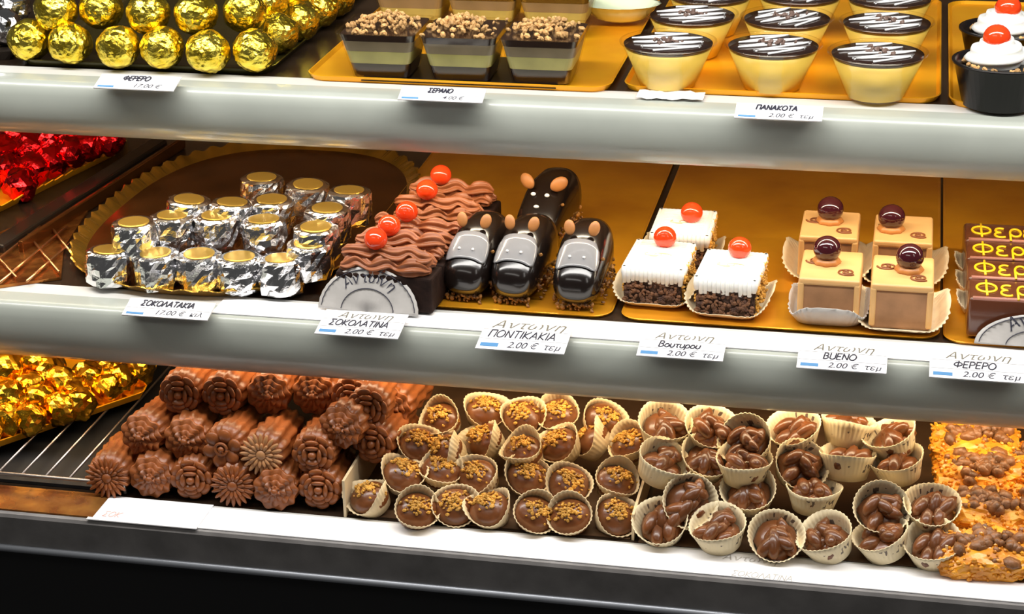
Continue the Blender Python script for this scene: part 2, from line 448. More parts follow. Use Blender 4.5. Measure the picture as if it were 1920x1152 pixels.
# ------------------------------------------------------------------ price cards
def card(pbl, pbr, ptop, y0, zl, label, lines, header=None, holder=True, yb=-0.012):
    A = P(*pbl, zl + 0.0022); B = P(*pbr, zl + 0.0022); T = P(*ptop, zl + 0.0085)
    ym = (A.y + B.y) / 2; A.y = B.y = ym
    W = (B - A).length
    up = Vector((0, T.y - A.y, T.z - A.z)); H = up.length
    ang = math.atan2(up.z, up.y)
    t = thing('price_card', label, 'price card', (A + B) / 2, (ang, 0, math.atan2((B - A).y, (B - A).x)))
    bm = bmesh.new(); box(bm, (0, H / 2, 0), (W, H, 0.0009)); put('card', new_mesh('card', bm, False), M_paper_white, t)
    bm = bmesh.new()
    for k in (0.335, 0.64) if header else (0.47,):
        box(bm, (0, H * k, 0.0006), (W * 0.98, 0.0005, 0.0002))
    put('ruled_line', new_mesh('ruled_line', bm, False), M_ink_line, t)
    bm = bmesh.new(); box(bm, (-W * 0.36, H * 0.14, 0.0006), (W * 0.2, H * 0.11, 0.0003)); put('blue_print', new_mesh('blue_print', bm, False), M_blue, t)
    if header:
        put('heading', text_mesh(header, H * 0.34, 0.35, 'CENTER', 0.0), M_ink_soft, t, (0.0, H * 0.70, 0.0006))
    put('product_name', fit(stroke_text(lines[0], H * (0.22 if header else 0.30), 0.00055 if header else 0.00065), W * .76), M_ink, t, (-W * 0.03, H * (0.39 if header else 0.60), 0.0006))
    put('price', fit(text_mesh(lines[1], H * (0.27 if header else .36), 0.25, 'CENTER', 0.00003), W * .6), M_ink, t, (W * 0.14, H * (0.08 if header else 0.14), 0.0006))
    if holder:                                              # clear wedge that carries the card on the ledge
        M = t.matrix_basis.copy(); Mi = M.inverted()
        bm = bmesh.new()
        c0 = [Mi @ Vector((A.x + 0.004, A.y + 0.002, A.z - 0.0006)), Mi @ Vector((A.x + 0.004, T.y - 0.001, T.z - 0.0006)), Mi @ Vector((A.x + 0.004, T.y - 0.001, zl + .001)), Mi @ Vector((A.x + 0.004, y0 + 0.003, zl + 0.0008)), Mi @ Vector((A.x + 0.004, A.y + 0.003, A.z - 0.0015))]
        off = (Mi.to_3x3() @ Vector((W - 0.008, 0, 0)))
        rings(bm, [c0, [p + off for p in c0]])
        put('clear_holder', new_mesh('clear_holder', bm, False), M_clear, t)
    return t


HD = 'Αντωνη'
card((178, 163), (322, 174), (213, 140), Y1, Z1, 'small price card propped below the stacked gold foil balls', ['ΦΕΡΕΡΟ', '17.00 €'])
card((750, 182), (900, 199), (775, 163), Y1, Z1, 'small price card propped below the nut-topped layered cups', ['ΣΕΡΑΝΟ', '4.00 €'])
card((1378, 217), (1540, 233), (1390, 194), Y1, Z1, 'small price card propped below the striped panna cotta cups', ['ΠΑΝΑΚΟΤΑ', '2.00 €  τεμ'])
card((232, 587), (385, 606), (255, 560), Y2, Z2, 'price card without heading below the silver foil chocolates', ['ΣΟΚΟΛΑΤΑΚΙΑ', '17.00 €  κιλ'])
card((590, 625), (745, 638), (612, 581), Y2, Z2, 'price card below the ruffled chocolate slices with cherries', ['ΣΟΚΟΛΑΤΙΝΑ', '2.00 €  τεμ'], HD)
card((890, 655), (1058, 664), (912, 597), Y2, Z2, 'price card below the mouse-shaped chocolate pastries', ['ΠΟΝΤΙΚΑΚΙΑ', '2.00 €  τεμ'], HD)
card((1193, 667), (1355, 679), (1210, 620), Y2, Z2, 'price card below the white cream squares with orange-red cherries', ['Βουτυρου', '2.00 €  τεμ'], HD)
card((1493, 690), (1662, 702), (1500, 641), Y2, Z2, 'price card below the tan caramel squares with dark cherries', ['BUENO', '2.00 €  τεμ'], HD)
card((1742, 708), (1925, 720), (1752, 656), Y2, Z2, 'price card at right below the yellow-lettered chocolate slices', ['ΦΕΡΕΡΟ', '2.00 €  τεμ'], HD)
# card lying flat on the bottom ledge
a = P(163, 973, Z3 + 0.001); b = P(372, 988, Z3 + 0.001); c = P(205, 932, Z3 + 0.001)
t = thing('price_card', 'white card lying flat at the left end of bottom ledge', 'price card', ((a.x + b.x) / 2, Y3 + 0.019, Z3 + 0.0012))
bm = bmesh.new(); box(bm, (0, 0, 0), (b.x - a.x, 0.042, 0.0008)); put('card', new_mesh('card', bm, False), M_paper_white, t)
put('faint_lettering', stroke_text('ΣΟΚ', 0.008, 0.0003), M_red_ink, t, (-0.03, -0.014, 0.0006))
# crumpled clear label under the first panna cotta cup
bm = bmesh.new(); rng = random.Random(5)
rs = []
for i in range(14):
    u = i / 13
    rs.append([Vector((-0.027 + 0.054 * u, -0.010 + 0.020 * v + 0.001 * rng.uniform(-1, 1), 0.0008 + 0.0016 * rng.random() + 0.001 * v)) for v in (0, .33, .66, 1)])
rings(bm, rs, closed=False)
o = put('foil_label', new_mesh('foil_label', bm, False), M_paper_white, None, P(1258, 184, Z1) + Vector((0, 0, 0.0008)))
sm = o.modifiers.new('thick', 'SOLIDIFY'); sm.thickness = 0.0006
tag(o, 'crumpled white label on the ledge below the front-left panna cotta cup', 'label')

# ------------------------------------------------------------------ trays and boards
def tray_from(px_l, px_r, z, depth, label, m, r=0.015, name='serving_tray', cat='tray', **kw):
    a = P(*px_l, z); b = P(*px_r, z)
    y = (a.y + b.y) / 2; W = b.x - a.x
    me = tray_mesh(name, rrect(W, depth, r), **kw)
    o = put(name, me, m, None, ((a.x + b.x) / 2, y + depth / 2, z + 0.0002))
    tag(o, label, cat)
    return o, y


tray_from((38, 122), (500, 142), Z1, 0.40, 'dark olive tray under the stacked gold foil balls', M_blacktray, rim=0.006, flare=0.003)
tray_from((575, 153), (1138, 172), Z1, 0.34, 'orange gold tray under the nut-topped layered cups', M_goldtray, rim=0.005, flare=0.002)
tray_from((1172, 174), (1756, 193), Z1, 0.34, 'orange gold tray under the striped panna cotta cups', M_goldtray, rim=0.005, flare=0.002)
tray_from((1786, 203), (2150, 216), Z1, 0.34, 'gold tray under the dark cream-topped cups at right', M_goldtray, rim=0.005, flare=0.002)
tray_from((595, 568), (1143, 594), Z2, 0.46, 'gold cake board under chocolate slices and mouse pastries', M_goldboard, name='cake_board', cat='board', rim=0.0022, flare=0.0005, th=0.002)
tray_from((1163, 604), (1758, 636), Z2, 0.47, 'gold cake board under white squares and caramel squares', M_goldboard, name='cake_board', cat='board', rim=0.0022, flare=0.0005, th=0.002)
tray_from((1772, 648), (2250, 672), Z2, 0.46, 'gold cake board under the yellow-lettered slices at right', M_goldboard, name='cake_board', cat='board', rim=0.0022, flare=0.0005, th=0.002)
ZT1 = Z1 + 0.0030; ZT2 = Z2 + 0.0026; ZT3 = Z3 + 0.0010

# oval gold tray with a fluted rim
me = tray_mesh('oval_tray', superell(0.134, 0.200, 2.6, 260), th=0.0025, rim=0.009, flare=0.011, t=0.0015, amp=0.0014, amp_out=0.0012, period=0.019)
me.materials.append(M_browntray); me.materials.append(mat('antique_gold_rim', (0.85, 0.48, 0.07), 0.22, 0.9, var=.4, vscale=30))
big = max(range(len(me.polygons)), key=lambda i: me.polygons[i].center.z * 0 + (me.polygons[i].area if me.polygons[i].center.z > 0.001 else 0))
for i, p in enumerate(me.polygons): p.material_index = 0 if i == big else 1
OV = Vector((-0.300, 0.236, Z2 + 0.0002))
tag(put('oval_tray', me, None, None, OV, (0, 0, 0.0)), 'oval gold tray with fluted rim holding silver foil chocolates', 'tray')


def poly_tray(pix, z, label, m, name, cat='tray', **kw):
    pts = [P(px, py, z) for px, py in pix]
    cen = sum((p for p in pts), Vector()) / len(pts)
    out = [Vector((p.x - cen.x, p.y - cen.y)) for p in pts]
    ar = sum(out[i - 1].x * out[i].y - out[i].x * out[i - 1].y for i in range(len(out)))
    if ar < 0: out.reverse()
    me = tray_mesh(name, dense(out, 0.004), **kw)
    return tag(put(name, me, m, None, (cen.x, cen.y, z)), label, cat)


# ================================================================== TOP SHELF
def foil_ball_mesh(seed, r, jit=0.05, sub=3, squash=0.97):
    """a ball in crumpled foil: creases from ridged noise, flat shaded"""
    rng = random.Random(seed); bm = bmesh.new()
    g = ico(bm, (0, 0, 0), 1.0, sub, (1, 1, squash))
    off = Vector((rng.random() * 50, rng.random() * 50, rng.random() * 50))
    for v in g:
        n1 = noise.noise(v.co * 1.6 + off); n2 = abs(noise.noise(v.co * 4.5 + off)); n3 = abs(noise.noise(v.co * 9 + off * 2))
        v.co *= r * (1 + jit * 1.6 * n1 - jit * 1.5 * n2 + jit * .8 * n3 + jit * .25 * (rng.random() - .5))
    return new_mesh('foil_ball', bm, False)


GB = [foil_ball_mesh(100 + i, 0.0192, 0.05, 4) for i in range(5)]
zf = ZT1 + 0.0178
rows = [('front bottom row', zf, [(55, 75), (131, 82), (222, 88), (305, 90), (390, 97), (478, 95)]),
        ('second layer', zf + 0.0255, [(105, 20), (190, 16), (278, 25), (368, 26), (458, 22)])]
rng = random.Random(3)
for rn, z, pts in rows:
    for i, p in enumerate(pts):
        o = put('gold_foil_chocolate', GB[(i * 2 + len(rn)) % 5], M_goldfoil, None, P(*p, z), (rng.uniform(-.4, .4), rng.uniform(-.4, .4), rng.uniform(0, 6)))
        tag(o, f'gold foil chocolate ball, {ordinal(i, len(pts))} of the {rn} on dark tray', 'chocolate', 'gold foil balls on the top shelf')
for i, p in enumerate([(520, 62), (560, 38), (598, 14), (628, -6)]):
    o = put('gold_foil_chocolate', GB[i % 5], M_goldfoil, None, P(*p, zf), (rng.uniform(-.4, .4), rng.uniform(-.4, .4), rng.uniform(0, 6)))
    tag(o, f'gold foil chocolate ball on the right edge of stack, {["nearest", "second nearest", "third nearest", "farthest"][i]} behind the front row', 'chocolate', 'gold foil balls on the top shelf')
for i, p in enumerate([(498, -2), (540, -22)]):
    o = put('gold_foil_chocolate', GB[(i + 3) % 5], M_goldfoil, None, P(*p, zf + 0.0255), (0.3, 0.2, i * 2.0))
    tag(o, ['gold foil chocolate ball in second layer cut by top edge, right of the row', 'gold foil chocolate ball in second layer behind, barely in view at top'][i], 'chocolate', 'gold foil balls on the top shelf')
# tray at far left with silver pieces
poly_tray([(-160, 118), (18, 112), (95, 5), (60, -60), (-160, -60)], Z1 + 0.0002, 'dark rimmed tray at far left of the top shelf', M_rail, 'serving_tray', rim=0.008, flare=0.002)
SB = [foil_ball_mesh(140 + i, 0.017, 0.12, 3) for i in range(3)]
for i, (p, d) in enumerate([((22, 15), 'behind the gold balls at far left'), ((8, 52), 'nearest at far left edge'), ((-22, 30), 'mostly outside the left edge')]):
    o = put('silver_foil_chocolate', SB[i], M_silver, None, P(*p, Z1 + 0.0185), (0, 0, i))
    tag(o, f'crumpled silver foil chocolate on the top shelf, {d}', 'chocolate', 'silver foil pieces at far left of the top shelf')


# layered square cups
def square_ring(hw, hd, z, r=0.006, n=4):
    pts = []
    for cx, cy, a0 in ((hw - r, hd - r, 0), (-hw + r, hd - r, PI / 2), (-hw + r, -hd + r, PI), (hw - r, -hd + r, 1.5 * PI)):
        for i in range(n + 1):
            a = a0 + PI / 2 * i / n; pts.append(Vector((cx + r * math.cos(a), cy + r * math.sin(a), z)))
    return pts


def square_layer(z0, z1, h, bw, tw, ins):
    bm = bmesh.new()
    f = lambda z: bw + (tw - bw) * z / h - ins
    rings(bm, [square_ring(f(z0), f(z0), z0), square_ring(f(z1), f(z1), z1)])
    return new_mesh('layer', bm, False)


def bits(bm, rng, n, fn, s0, s1):
    for _ in range(n):
        p = fn(rng); s = rng.uniform(s0, s1)
        g = bmesh.ops.create_icosphere(bm, subdivisions=1, radius=1.0)
        M = Matrix.Translation(p) @ Euler((rng.uniform(0, 6), rng.uniform(0, 6), 0)).to_matrix().to_4x4() @ Matrix.Diagonal((s, s * rng.uniform(.5, .9), s * rng.uniform(.4, .8), 1))
        bmesh.ops.transform(bm, matrix=M, verts=g['verts'])


HC, BW, TW = 0.040, 0.0245, 0.0335
LC = {'base_layer': square_layer(0.0012, 0.0135, HC, BW, TW, 0.0012), 'cream_layer': square_layer(0.0136, 0.0245, HC, BW, TW, 0.0012),
      'grey_layer': square_layer(0.0246, 0.0335, HC, BW, TW, 0.0012), 'chocolate_layer': square_layer(0.0336, 0.0395, HC, BW, TW, 0.0012)}
bm = bmesh.new()
rings(bm, [square_ring(BW, BW, 0), square_ring(TW, TW, HC), square_ring(TW + 0.002, TW + 0.002, HC), square_ring(TW + 0.002, TW + 0.002, HC + 0.001), square_ring(TW - 0.0006, TW - 0.0006, HC + 0.001)], True, True, False)
SHELL = new_mesh('clear_cup', bm, False)
NT = []
for k in range(3):
    bm = bmesh.new(); rg = random.Random(60 + k)
    bits(bm, rg, 120, lambda r: (lambda x, y: Vector((x, y, 0.040 + 0.010 * max(0, 1 - (x * x + y * y) / 0.0009) * r.uniform(.3, 1) + 0.001)))(max(-.030, min(.030, r.gauss(0, .014))), max(-.030, min(.030, r.gauss(-.004, .015)))), 0.0018, 0.0036)
    NT.append(new_mesh('nut_topping', bm, False))
cups = [((712, 148), 'front'), ((862, 154), 'front'), ((1012, 160), 'front'), ((770, 63), 'rear'), ((905, 67), 'rear'), ((1040, 72), 'rear')]
names = ['left of the front three', 'middle of the front three', 'right of the front three', 'left of the rear three', 'middle of the rear three', 'right of the rear three']
for i, (p, rw) in enumerate(cups):
    q = P(*p, ZT1); q.y += BW
    t = thing('layered_dessert_cup', f'square layered dessert cup topped with chopped nuts, {names[i]}', 'dessert', q, (0, 0, 0.02), 'square layered cups on the top shelf')
    put('base_layer', LC['base_layer'], M_dchoc, t)['label'] = 'dark chocolate bottom layer'
    put('cream_layer', LC['cream_layer'], M_layercream, t)['label'] = 'greenish cream layer'
    put('middle_layer', LC['grey_layer'], M_layercream2, t)['label'] = 'greyish mousse layer'
    put('chocolate_layer', LC['chocolate_layer'], M_dchoc, t)
    put('nut_topping', NT[i % 3], M_nut, t)
    put('clear_cup', SHELL, M_cupclear, t)
    if i == 4:
        bm = bmesh.new(); ico(bm, (0.008, -0.018, 0.047), 0.017, 3, (1.1, .8, .6), None, .25, random.Random(8)); put('chocolate_piece', new_mesh('chocolate_piece', bm), M_dchoc, t)

A_, B_ = P(676, 151, ZT1), P(1040, 168, ZT1)
bm = bmesh.new(); box(bm, (0, 0, .0004), (B_.x - A_.x, .09, .0006))
tag(put('painted_shade', new_mesh('painted_shade', bm, False), M_blackcup, None, ((A_.x + B_.x) / 2, (A_.y + B_.y) / 2 + .048, ZT1 - .0008)), 'dark sheet painted as shade under the layered dessert cups on gold tray', 'card')  # dark sheet lays the shade between the cups onto the tray
# pale oval dish
bm = bmesh.new()
sc_ = lambda pr: [(r, z) for r, z in pr]
lathe(bm, [(0.014, 0), (0.020, 0.002), (0.027, 0.009), (0.031, 0.0135), (0.033, 0.014), (0.030, 0.0135), (0.024, 0.008), (0.016, 0.004)], 64, rf=lambda k, a: 1 + (0.012 * math.cos(20 * a) if 2 <= k <= 6 else 0))
bmesh.ops.scale(bm, vec=(1.14, 0.8, 1.15), verts=bm.verts)
tag(put('oval_dish', new_mesh('oval_dish', bm), M_pale, None, P(1163, 42, Z1 + 0.004) + Vector((0, 0, 0.0025)), (0.0, 0, 0.08)), 'pale green oval dish between layered cups and panna cotta cups', 'dish')

# panna cotta cups
RT, RB, HP = 0.0385, 0.0230, 0.0365
def cup_r(z): return RB + (RT - RB) * (z / HP)
bm = bmesh.new(); lathe(bm, [(cup_r(0.001) - .001, 0.001), (cup_r(HP - .004) - .001, HP - 0.004)], 48); PAN = new_mesh('panna_cotta', bm)
bm = bmesh.new(); lathe(bm, [(cup_r(HP - .004) - .0012, HP - 0.0038), (cup_r(HP - .001) - .0015, HP - 0.001), (RT * .7, HP - 0.0004)], 48); TOPP = new_mesh('chocolate_top', bm)
bm = bmesh.new(); lathe(bm, [(RB, 0), (RT, HP), (RT + .0016, HP), (RT + .0016, HP + .0012), (RT - .0004, HP + .0012)], 48, cap1=False); PSH = new_mesh('clear_cup', bm)
def drizzle(seed):
    rg = random.Random(seed); bm = bmesh.new(); n = 9; R = RT * 0.84; rot = rg.uniform(.3, .6)
    pts = []
    for i in range(n):
        yy = -R * .85 + 1.7 * R * i / (n - 1)
        xx = math.sqrt(max(0, R * R - yy * yy)) * rg.uniform(.75, 1)
        pts.append((xx if i % 2 else -xx, yy))
    path = []
    for i in range(n - 1):
        for k in range(6): path.append(Vector((pts[i][0] + (pts[i + 1][0] - pts[i][0]) * k / 6, pts[i][1] + (pts[i + 1][1] - pts[i][1]) * k / 6, HP + .0005)))
    M = Matrix.Rotation(rot, 4, 'Z')
    tube(bm, [M @ p for p in path], 0.00095, 6)
    me1 = new_mesh('drizzle', bm)
    bm = bmesh.new(); bits(bm, rg, 16, lambda r: Vector((r.gauss(0, .006), r.gauss(0, .005), HP + .002)), .0015, .003)
    return me1, new_mesh('garnish', bm, False)
DZ = [drizzle(s) for s in (1, 2, 3)]
M_garn = mat('cocoa_garnish', (0.16, 0.10, 0.08), 0.5)
pc = [((1253, 78), 'front row left'), ((1450, 83), 'front row centre'), ((1646, 98), 'front row right'), ((1298, 26), 'second row left'), ((1476, 32), 'second row centre'), ((1663, 40), 'second row right'),
      ((1332, -12), 'back row left, cut by frame top'), ((1500, -12), 'back row centre, cut by frame top'), ((1668, -6), 'back row right, cut by frame top')]
for i, (p, d) in enumerate(pc):
    q = P(*p, ZT1 + HP); q.z = ZT1
    t = thing('panna_cotta_cup', f'clear panna cotta cup with white-striped chocolate top, {d}', 'dessert', q, (0, 0, rng.uniform(-.3, .3)), 'panna cotta cups on the gold tray')
    put('panna_cotta', PAN, M_panna, t); put('chocolate_top', TOPP, M_dchoc if i else M_dchoc, t)
    put('white_drizzle', DZ[i % 3][0], M_eye, t); put('garnish', DZ[i % 3][1], M_garn, t); put('clear_cup', PSH, M_cupclear, t)


def cherry(r):
    bm = bmesh.new(); ico(bm, (0, 0, 0), r, 3, (1, 1, .95)); return new_mesh('cherry', bm)


def rosette(R, H, star=0.14):
    bm = bmesh.new(); path = []; rad = []
    turns = 3.0; n = 90
    for i in range(n + 1):
        u = i / n; rr = R * (1 - u) ** 0.8 * 0.72; a = 2 * PI * turns * u
        path.append(Vector((rr * math.cos(a), rr * math.sin(a), R * .25 + H * u))); rad.append(R * 0.42 * (1 - .55 * u))
    tube(bm, path, rad, 24, star, 6)
    return new_mesh('cream_rosette', bm)


ROS = rosette(0.024, 0.021, 0.2)
CH = cherry(0.0108)
bm = bmesh.new(); lathe(bm, [(0.029, 0), (0.0375, 0.034), (0.0392, 0.034), (0.0392, 0.0355), (0.036, 0.0355), (0.0355, 0.032)], 48); DCUP = new_mesh('dark_cup', bm)
for i, (p, d) in enumerate([((1880, 112), 'front one at right edge'), ((1888, 52), 'rear one at right edge')]):
    q = P(*p, ZT1 + .0355); q.z = ZT1
    t = thing('cream_dessert_cup', f'dark dessert cup with whipped cream and red cherry, {d}', 'dessert', q, (0, 0, i), 'dark dessert cups at right')
    put('dark_cup', DCUP, M_blackcup, t)
    put('cream_rosette', ROS, M_white, t, (-.004, 0, .027)); put('cherry', CH, M_cherry, t, (-.006, -.003, .054))
    bm = bmesh.new(); bits(bm, random.Random(i), 40, lambda r: (lambda a: Vector((.029 * math.cos(a),   .029 * math.sin(a), .034)))(r.uniform(0, 6.28)), .0015, .003); put('nut_crumbs', new_mesh('nut_crumbs', bm, False), M_nut, t)

# ================================================================== MIDDLE SHELF
# far left: red foil chocolates on a scalloped gold tray
poly_tray([(-200, 470), (0, 398), (215, 292), (215, 240), (-200, 240)], Z2 + 0.0002, 'gold scalloped tray under the red foil chocolates', M_goldtray, 'scalloped_tray', rim=0.011, flare=0.010, amp=0.002, amp_out=0.0025, period=0.016)
RBm = [foil_ball_mesh(200 + i, 0.0172, 0.13, 3) for i in range(4)]
rp = [(20, 320), (62, 318), (8, 285), (55, 278), (98, 300), (130, 285), (90, 268), (165, 272), (205, 262), (130, 262), (-25, 330), (25, 258), (170, 250), (38, 348)]
rd = ['nearest pair, left', 'nearest pair, right', 'at the left frame edge', 'in the middle of the left half', 'right of the near pair', 'in the middle of the right half', 'at top centre of the pile', 'third from the right', 'farthest right', 'top centre under shelf', 'cut by the left frame edge', 'top left under shelf', 'top right under shelf', 'lowest, near the scalloped rim']
for i, p in enumerate(rp):
    z = Z2 + 0.016 + max(0, (330 - p[1]) / 70.0) * 0.022
    o = put('red_foil_chocolate', RBm[i % 4], M_redfoil, None, P(*p, z), (rng.uniform(0, 3), rng.uniform(0, 3), rng.uniform(0, 3)))
    tag(o, f'shiny red foil chocolate, {rd[i]}', 'chocolate', 'red foil chocolates on the scalloped tray')
# dark rails between the trays, and the copper lattice tray in front
def bar(name, a, b, wdt, h, z, m, label, cat):
    A, B = P(*a, z), P(*b, z); d = B - A
    bm = bmesh.new(); box(bm, (0, 0, h / 2), (d.length, wdt, h), None, min(wdt, h) * .25)
    return tag(put(name, new_mesh(name, bm, False), m, None, ((A.x + B.x) / 2, (A.y + B.y) / 2, z), (0, 0, math.atan2(d.y, d.x))), label, cat)


bar('tray_rail', (-10, 478), (300, 277), 0.020, 0.010, Z2 + 0.0005, M_rail, 'dark rail beside the scalloped red chocolate tray', 'rail')
bar('tray_rail', (40, 478), (345, 277), 0.005, 0.013, Z2 + 0.0005, M_browntray, 'thin copper rail beside the oval silver chocolate tray', 'rail')
t = thing('copper_rack', 'copper lattice rack at left front of the middle shelf', 'rack', (0, 0, 0))
pts = [P(*p, Z2 + .0003) for p in [(-140, 560), (-140, 500), (60, 415), (165, 400), (120, 470), (115, 525)]]
bm = bmesh.new(); rings(bm, [[Vector((p.x, p.y, .0004)) for p in pts], [Vector((p.x, p.y, .003)) for p in pts]]); put('rack_base', new_mesh('rack_base', bm, False), mat('copper_sheet', (0.62, 0.26, 0.06), 0.25, 0.9, col2=(0.25, 0.08, 0.02), vscale=60, bump=.5, bscale=90), t)
for a, b in [((-60, 530), (75, 425)), ((0, 530), (125, 425)), ((50, 528), (150, 440)), ((-40, 440), (30, 520)), ((40, 425), (110, 510)), ((90, 418), (130, 470))]:
    A, B = P(*a, .006), P(*b, .006); bm = bmesh.new(); tube(bm, [A, B], 0.0012, 8)
    put('wire', new_mesh('wire', bm), mat('copper_wire', (0.55, 0.25, 0.10), .25, .9), t)

# silver candies
def silver_mesh(seed):
    rg = random.Random(seed); bm = bmesh.new(); seg = 26
    prof = [(0.0160, 0), (0.0190, 0.002), (0.0198, 0.007), (0.0200, 0.012), (0.0198, 0.017), (0.0197, 0.022), (0.0194, 0.0268), (0.0188, 0.0292), (0.0160, 0.0305)]
    jt = {}
    def rf(k, a):
        key = (k, round(a, 4))
        if key not in jt: jt[key] = 1 + rg.uniform(-.05, .05) + 0.03 * math.cos(6 * a)
        return jt[key]
    lathe(bm, prof, seg, rf=rf, zf=lambda k, a: rg.uniform(-.0012, .0012) if 0 < k < 7 else 0)
    return new_mesh('foil_wrap', bm, False)


SM = [silver_mesh(300 + i) for i in range(5)]
bm = bmesh.new(); lathe(bm, [(0.0134, 0.0), (0.0134, 0.0006), (0.0122, 0.0009)], 28); DISC = new_mesh('gold_disc', bm, False)
zs0 = Z2 + 0.0032; HS = 0.031
def silver(p, z, label, i):
    q = P(*p, z + HS); q.z = z
    t = thing('silver_foil_chocolate', label, 'chocolate', q, (rng.uniform(-.08, .08), rng.uniform(-.08, .08), rng.uniform(0, 6)), 'silver foil chocolates on the oval tray')
    put('foil_wrap', SM[i % 5], M_silver, t); put('gold_disc', DISC, M_golddisc, t, (0, 0, 0.0303))


k = 0
for rn, z, pts in [('front row', zs0, [(200, 468), (293, 473), (373, 474), (448, 480), (526, 484)]),
                   ('second row', zs0 + 0.020, [(250, 415), (322, 402), (405, 402), (495, 410), (592, 423)]),
                   ('third row', zs0 + 0.026, [(348, 372), (430, 378), (508, 372), (612, 388)]),
                   ('back row', zs0 + 0.029, [(488, 331), (574, 343), (652, 356)])]:
    for i, p in enumerate(pts):
        silver(p, z, f'silver wrapped chocolate, {ordinal(i, len(pts))} in the {rn} on oval tray', k); k += 1
silver((580, 452), zs0 + 0.010, 'silver wrapped chocolate low at the right end between front and second rows', k)


# fluted rosy helper: semicircular printed paper flap
def paper_flap(t, w, h, lean, loc, text=None, m=None):
    bm = bmesh.new(); n = 40
    outer, inner, c = [], [], []
    R = w / 2
    def pt(r, a): 
        ripple = 0.0006 * math.cos(40 * a) * (r / R)
        x = r * math.cos(a); y = r * math.sin(a) * (h / R)
        return Vector((x, ripple + 0.06 * x * x / R, y))
    rs = [[pt(R * f, PI * i / n) for i in range(n + 1)] for f in (0.02, .3, .6, .8, .92, 1.0)]
    rings(bm, rs, closed=False)
    o = put('paper_liner', new_mesh('paper_liner', bm, True), m or M_linergrey, t, loc, (-lean, 0, 0))
    sd = o.modifiers.new('thick', 'SOLIDIFY'); sd.thickness = 0.0004
    bm = bmesh.new()
    for f in (0.52, 0.93):
        tube(bm, [pt(R * f, PI * i / n) + Vector((0, -.0006, 0)) for i in range(1, n)], 0.0004, 5)
    put('printed_arc', new_mesh('printed_arc', bm), M_ink, o)
    if text:
        big = bmesh.new()
        for j, chh in enumerate(text):
            me = text_mesh(chh, R * .28, 0.2, 'CENTER')
            a = PI * (0.70 - 0.40 * j / (len(text) - 1))
            q = pt(R * .65, a)
            M = Matrix.Translation(q + Vector((0, -.0007, 0))) @ Matrix.Rotation(-(a - PI / 2), 4, Vector((0, 1, 0))) @ Matrix.Rotation(PI / 2, 4, 'X')
            me.transform(M); big.from_mesh(me); bpy.data.meshes.remove(me)
        put('liner_lettering', new_mesh('liner_lettering', big, False), M_ink, o)
    return o


# chocolate slices with ruffled cream
SW, SD, SH = 0.084, 0.032, 0.031
def ruffle(seed):
    rg = random.Random(seed); bm = bmesh.new()
    for sgn, zc, yc, rr in ((-1, SH + .0055, -.009, .0068), (-1, SH + .0055, .007, .0068), (-1, SH + .014, -.002, .0070)):
        path = []; rad = []
        n = 44; ph = rg.uniform(0, 6)
        for i in range(n + 1):
            u = i / n; x = -SW / 2 + .003 + (SW - .006) * u
            path.append(Vector((x, yc + .0022 * math.sin(u * 2 * PI * 2.5 + ph), zc + .0016 * math.sin(u * 2 * PI * 3.2 + ph * 2))))
            e = min(u, 1 - u)
            rad.append(rr * (0.82 + .18 * math.sin(u * 2 * PI * 3 + ph)) * min(1, .45 + e * 9))
        tube(bm, path, rad, 48, 0.24, 7)
    return new_mesh('piped_cream', bm)


RU = [ruffle(s) for s in range(3)]
bm = bmesh.new(); box(bm, (0, 0, SH / 2), (SW, SD, SH), None, .002); CK = new_mesh('cake_base', bm, False)
CH2 = cherry(0.0098)
sl = [(705, 448), (730, 423), (763, 397), (801, 356), (827, 328)]
for i, p in enumerate(sl):
    q = P(*p, ZT2 + SH + .026); q.z = ZT2
    q.x += 0.010
    t = thing('chocolate_slice', f'chocolate slice with ruffled cream and red cherry, {["nearest", "second", "third", "fourth", "farthest"][i]} in the row of five', 'pastry', q, (0, 0, -.06), 'ruffled chocolate slices')
    put('cake_base', CK, M_cakedark, t); put('piped_cream', RU[i % 3], M_cream_choc, t)
    put('cherry', CH2, M_cherry, t, (-.010, -.001, SH + .026))
    if i == 0: paper_flap(t, 0.088, 0.038, 0.35, (-.012, -.026, .001), 'Αντωνη')


# mouse pastries
ST = [(0, .009, .013, .025), (.002, .0135, .009, .030), (.006, .017, .005, .034), (.012, .0195, .003, .039), (.022, .0205, .002, .046), (.035, .021, .002, .054), (.047, .0212, .002, .058), (.070, .0212, .002, .058), (.081, .0195, .003, .055), (.087, .014, .008, .046), (.0885, .007, .016, .034)]
def mring(st, n=36, off=0.0, a0=0, a1=2 * PI, closed=True):
    y, hw, zb, zt = st; c = (zb + zt) / 2; hh = (zt - zb) / 2; e = 2.5; pts = []
    m = n if closed else n + 1
    for i in range(m):
        a = a0 + (a1 - a0) * i / n
        cs, sn = math.cos(a), math.sin(a)
        pts.append(Vector(((hw + off) * math.copysign(abs(cs) ** (2 / e), cs), y, c + (hh + off) * math.copysign(abs(sn) ** (2 / e), sn))))
    return pts
bm = bmesh.new(); rings(bm, [mring(s) for s in ST]); MB_ = new_mesh('glazed_body', bm)
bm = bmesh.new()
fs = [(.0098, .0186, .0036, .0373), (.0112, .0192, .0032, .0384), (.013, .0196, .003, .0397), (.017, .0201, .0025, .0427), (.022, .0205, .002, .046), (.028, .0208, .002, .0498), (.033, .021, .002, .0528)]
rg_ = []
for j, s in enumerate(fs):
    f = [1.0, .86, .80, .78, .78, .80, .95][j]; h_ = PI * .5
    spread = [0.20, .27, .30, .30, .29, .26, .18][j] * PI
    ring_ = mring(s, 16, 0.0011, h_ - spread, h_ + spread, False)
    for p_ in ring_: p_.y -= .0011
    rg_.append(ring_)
rings(bm, rg_, closed=False); MREFLECT = new_mesh('painted_reflection', bm)
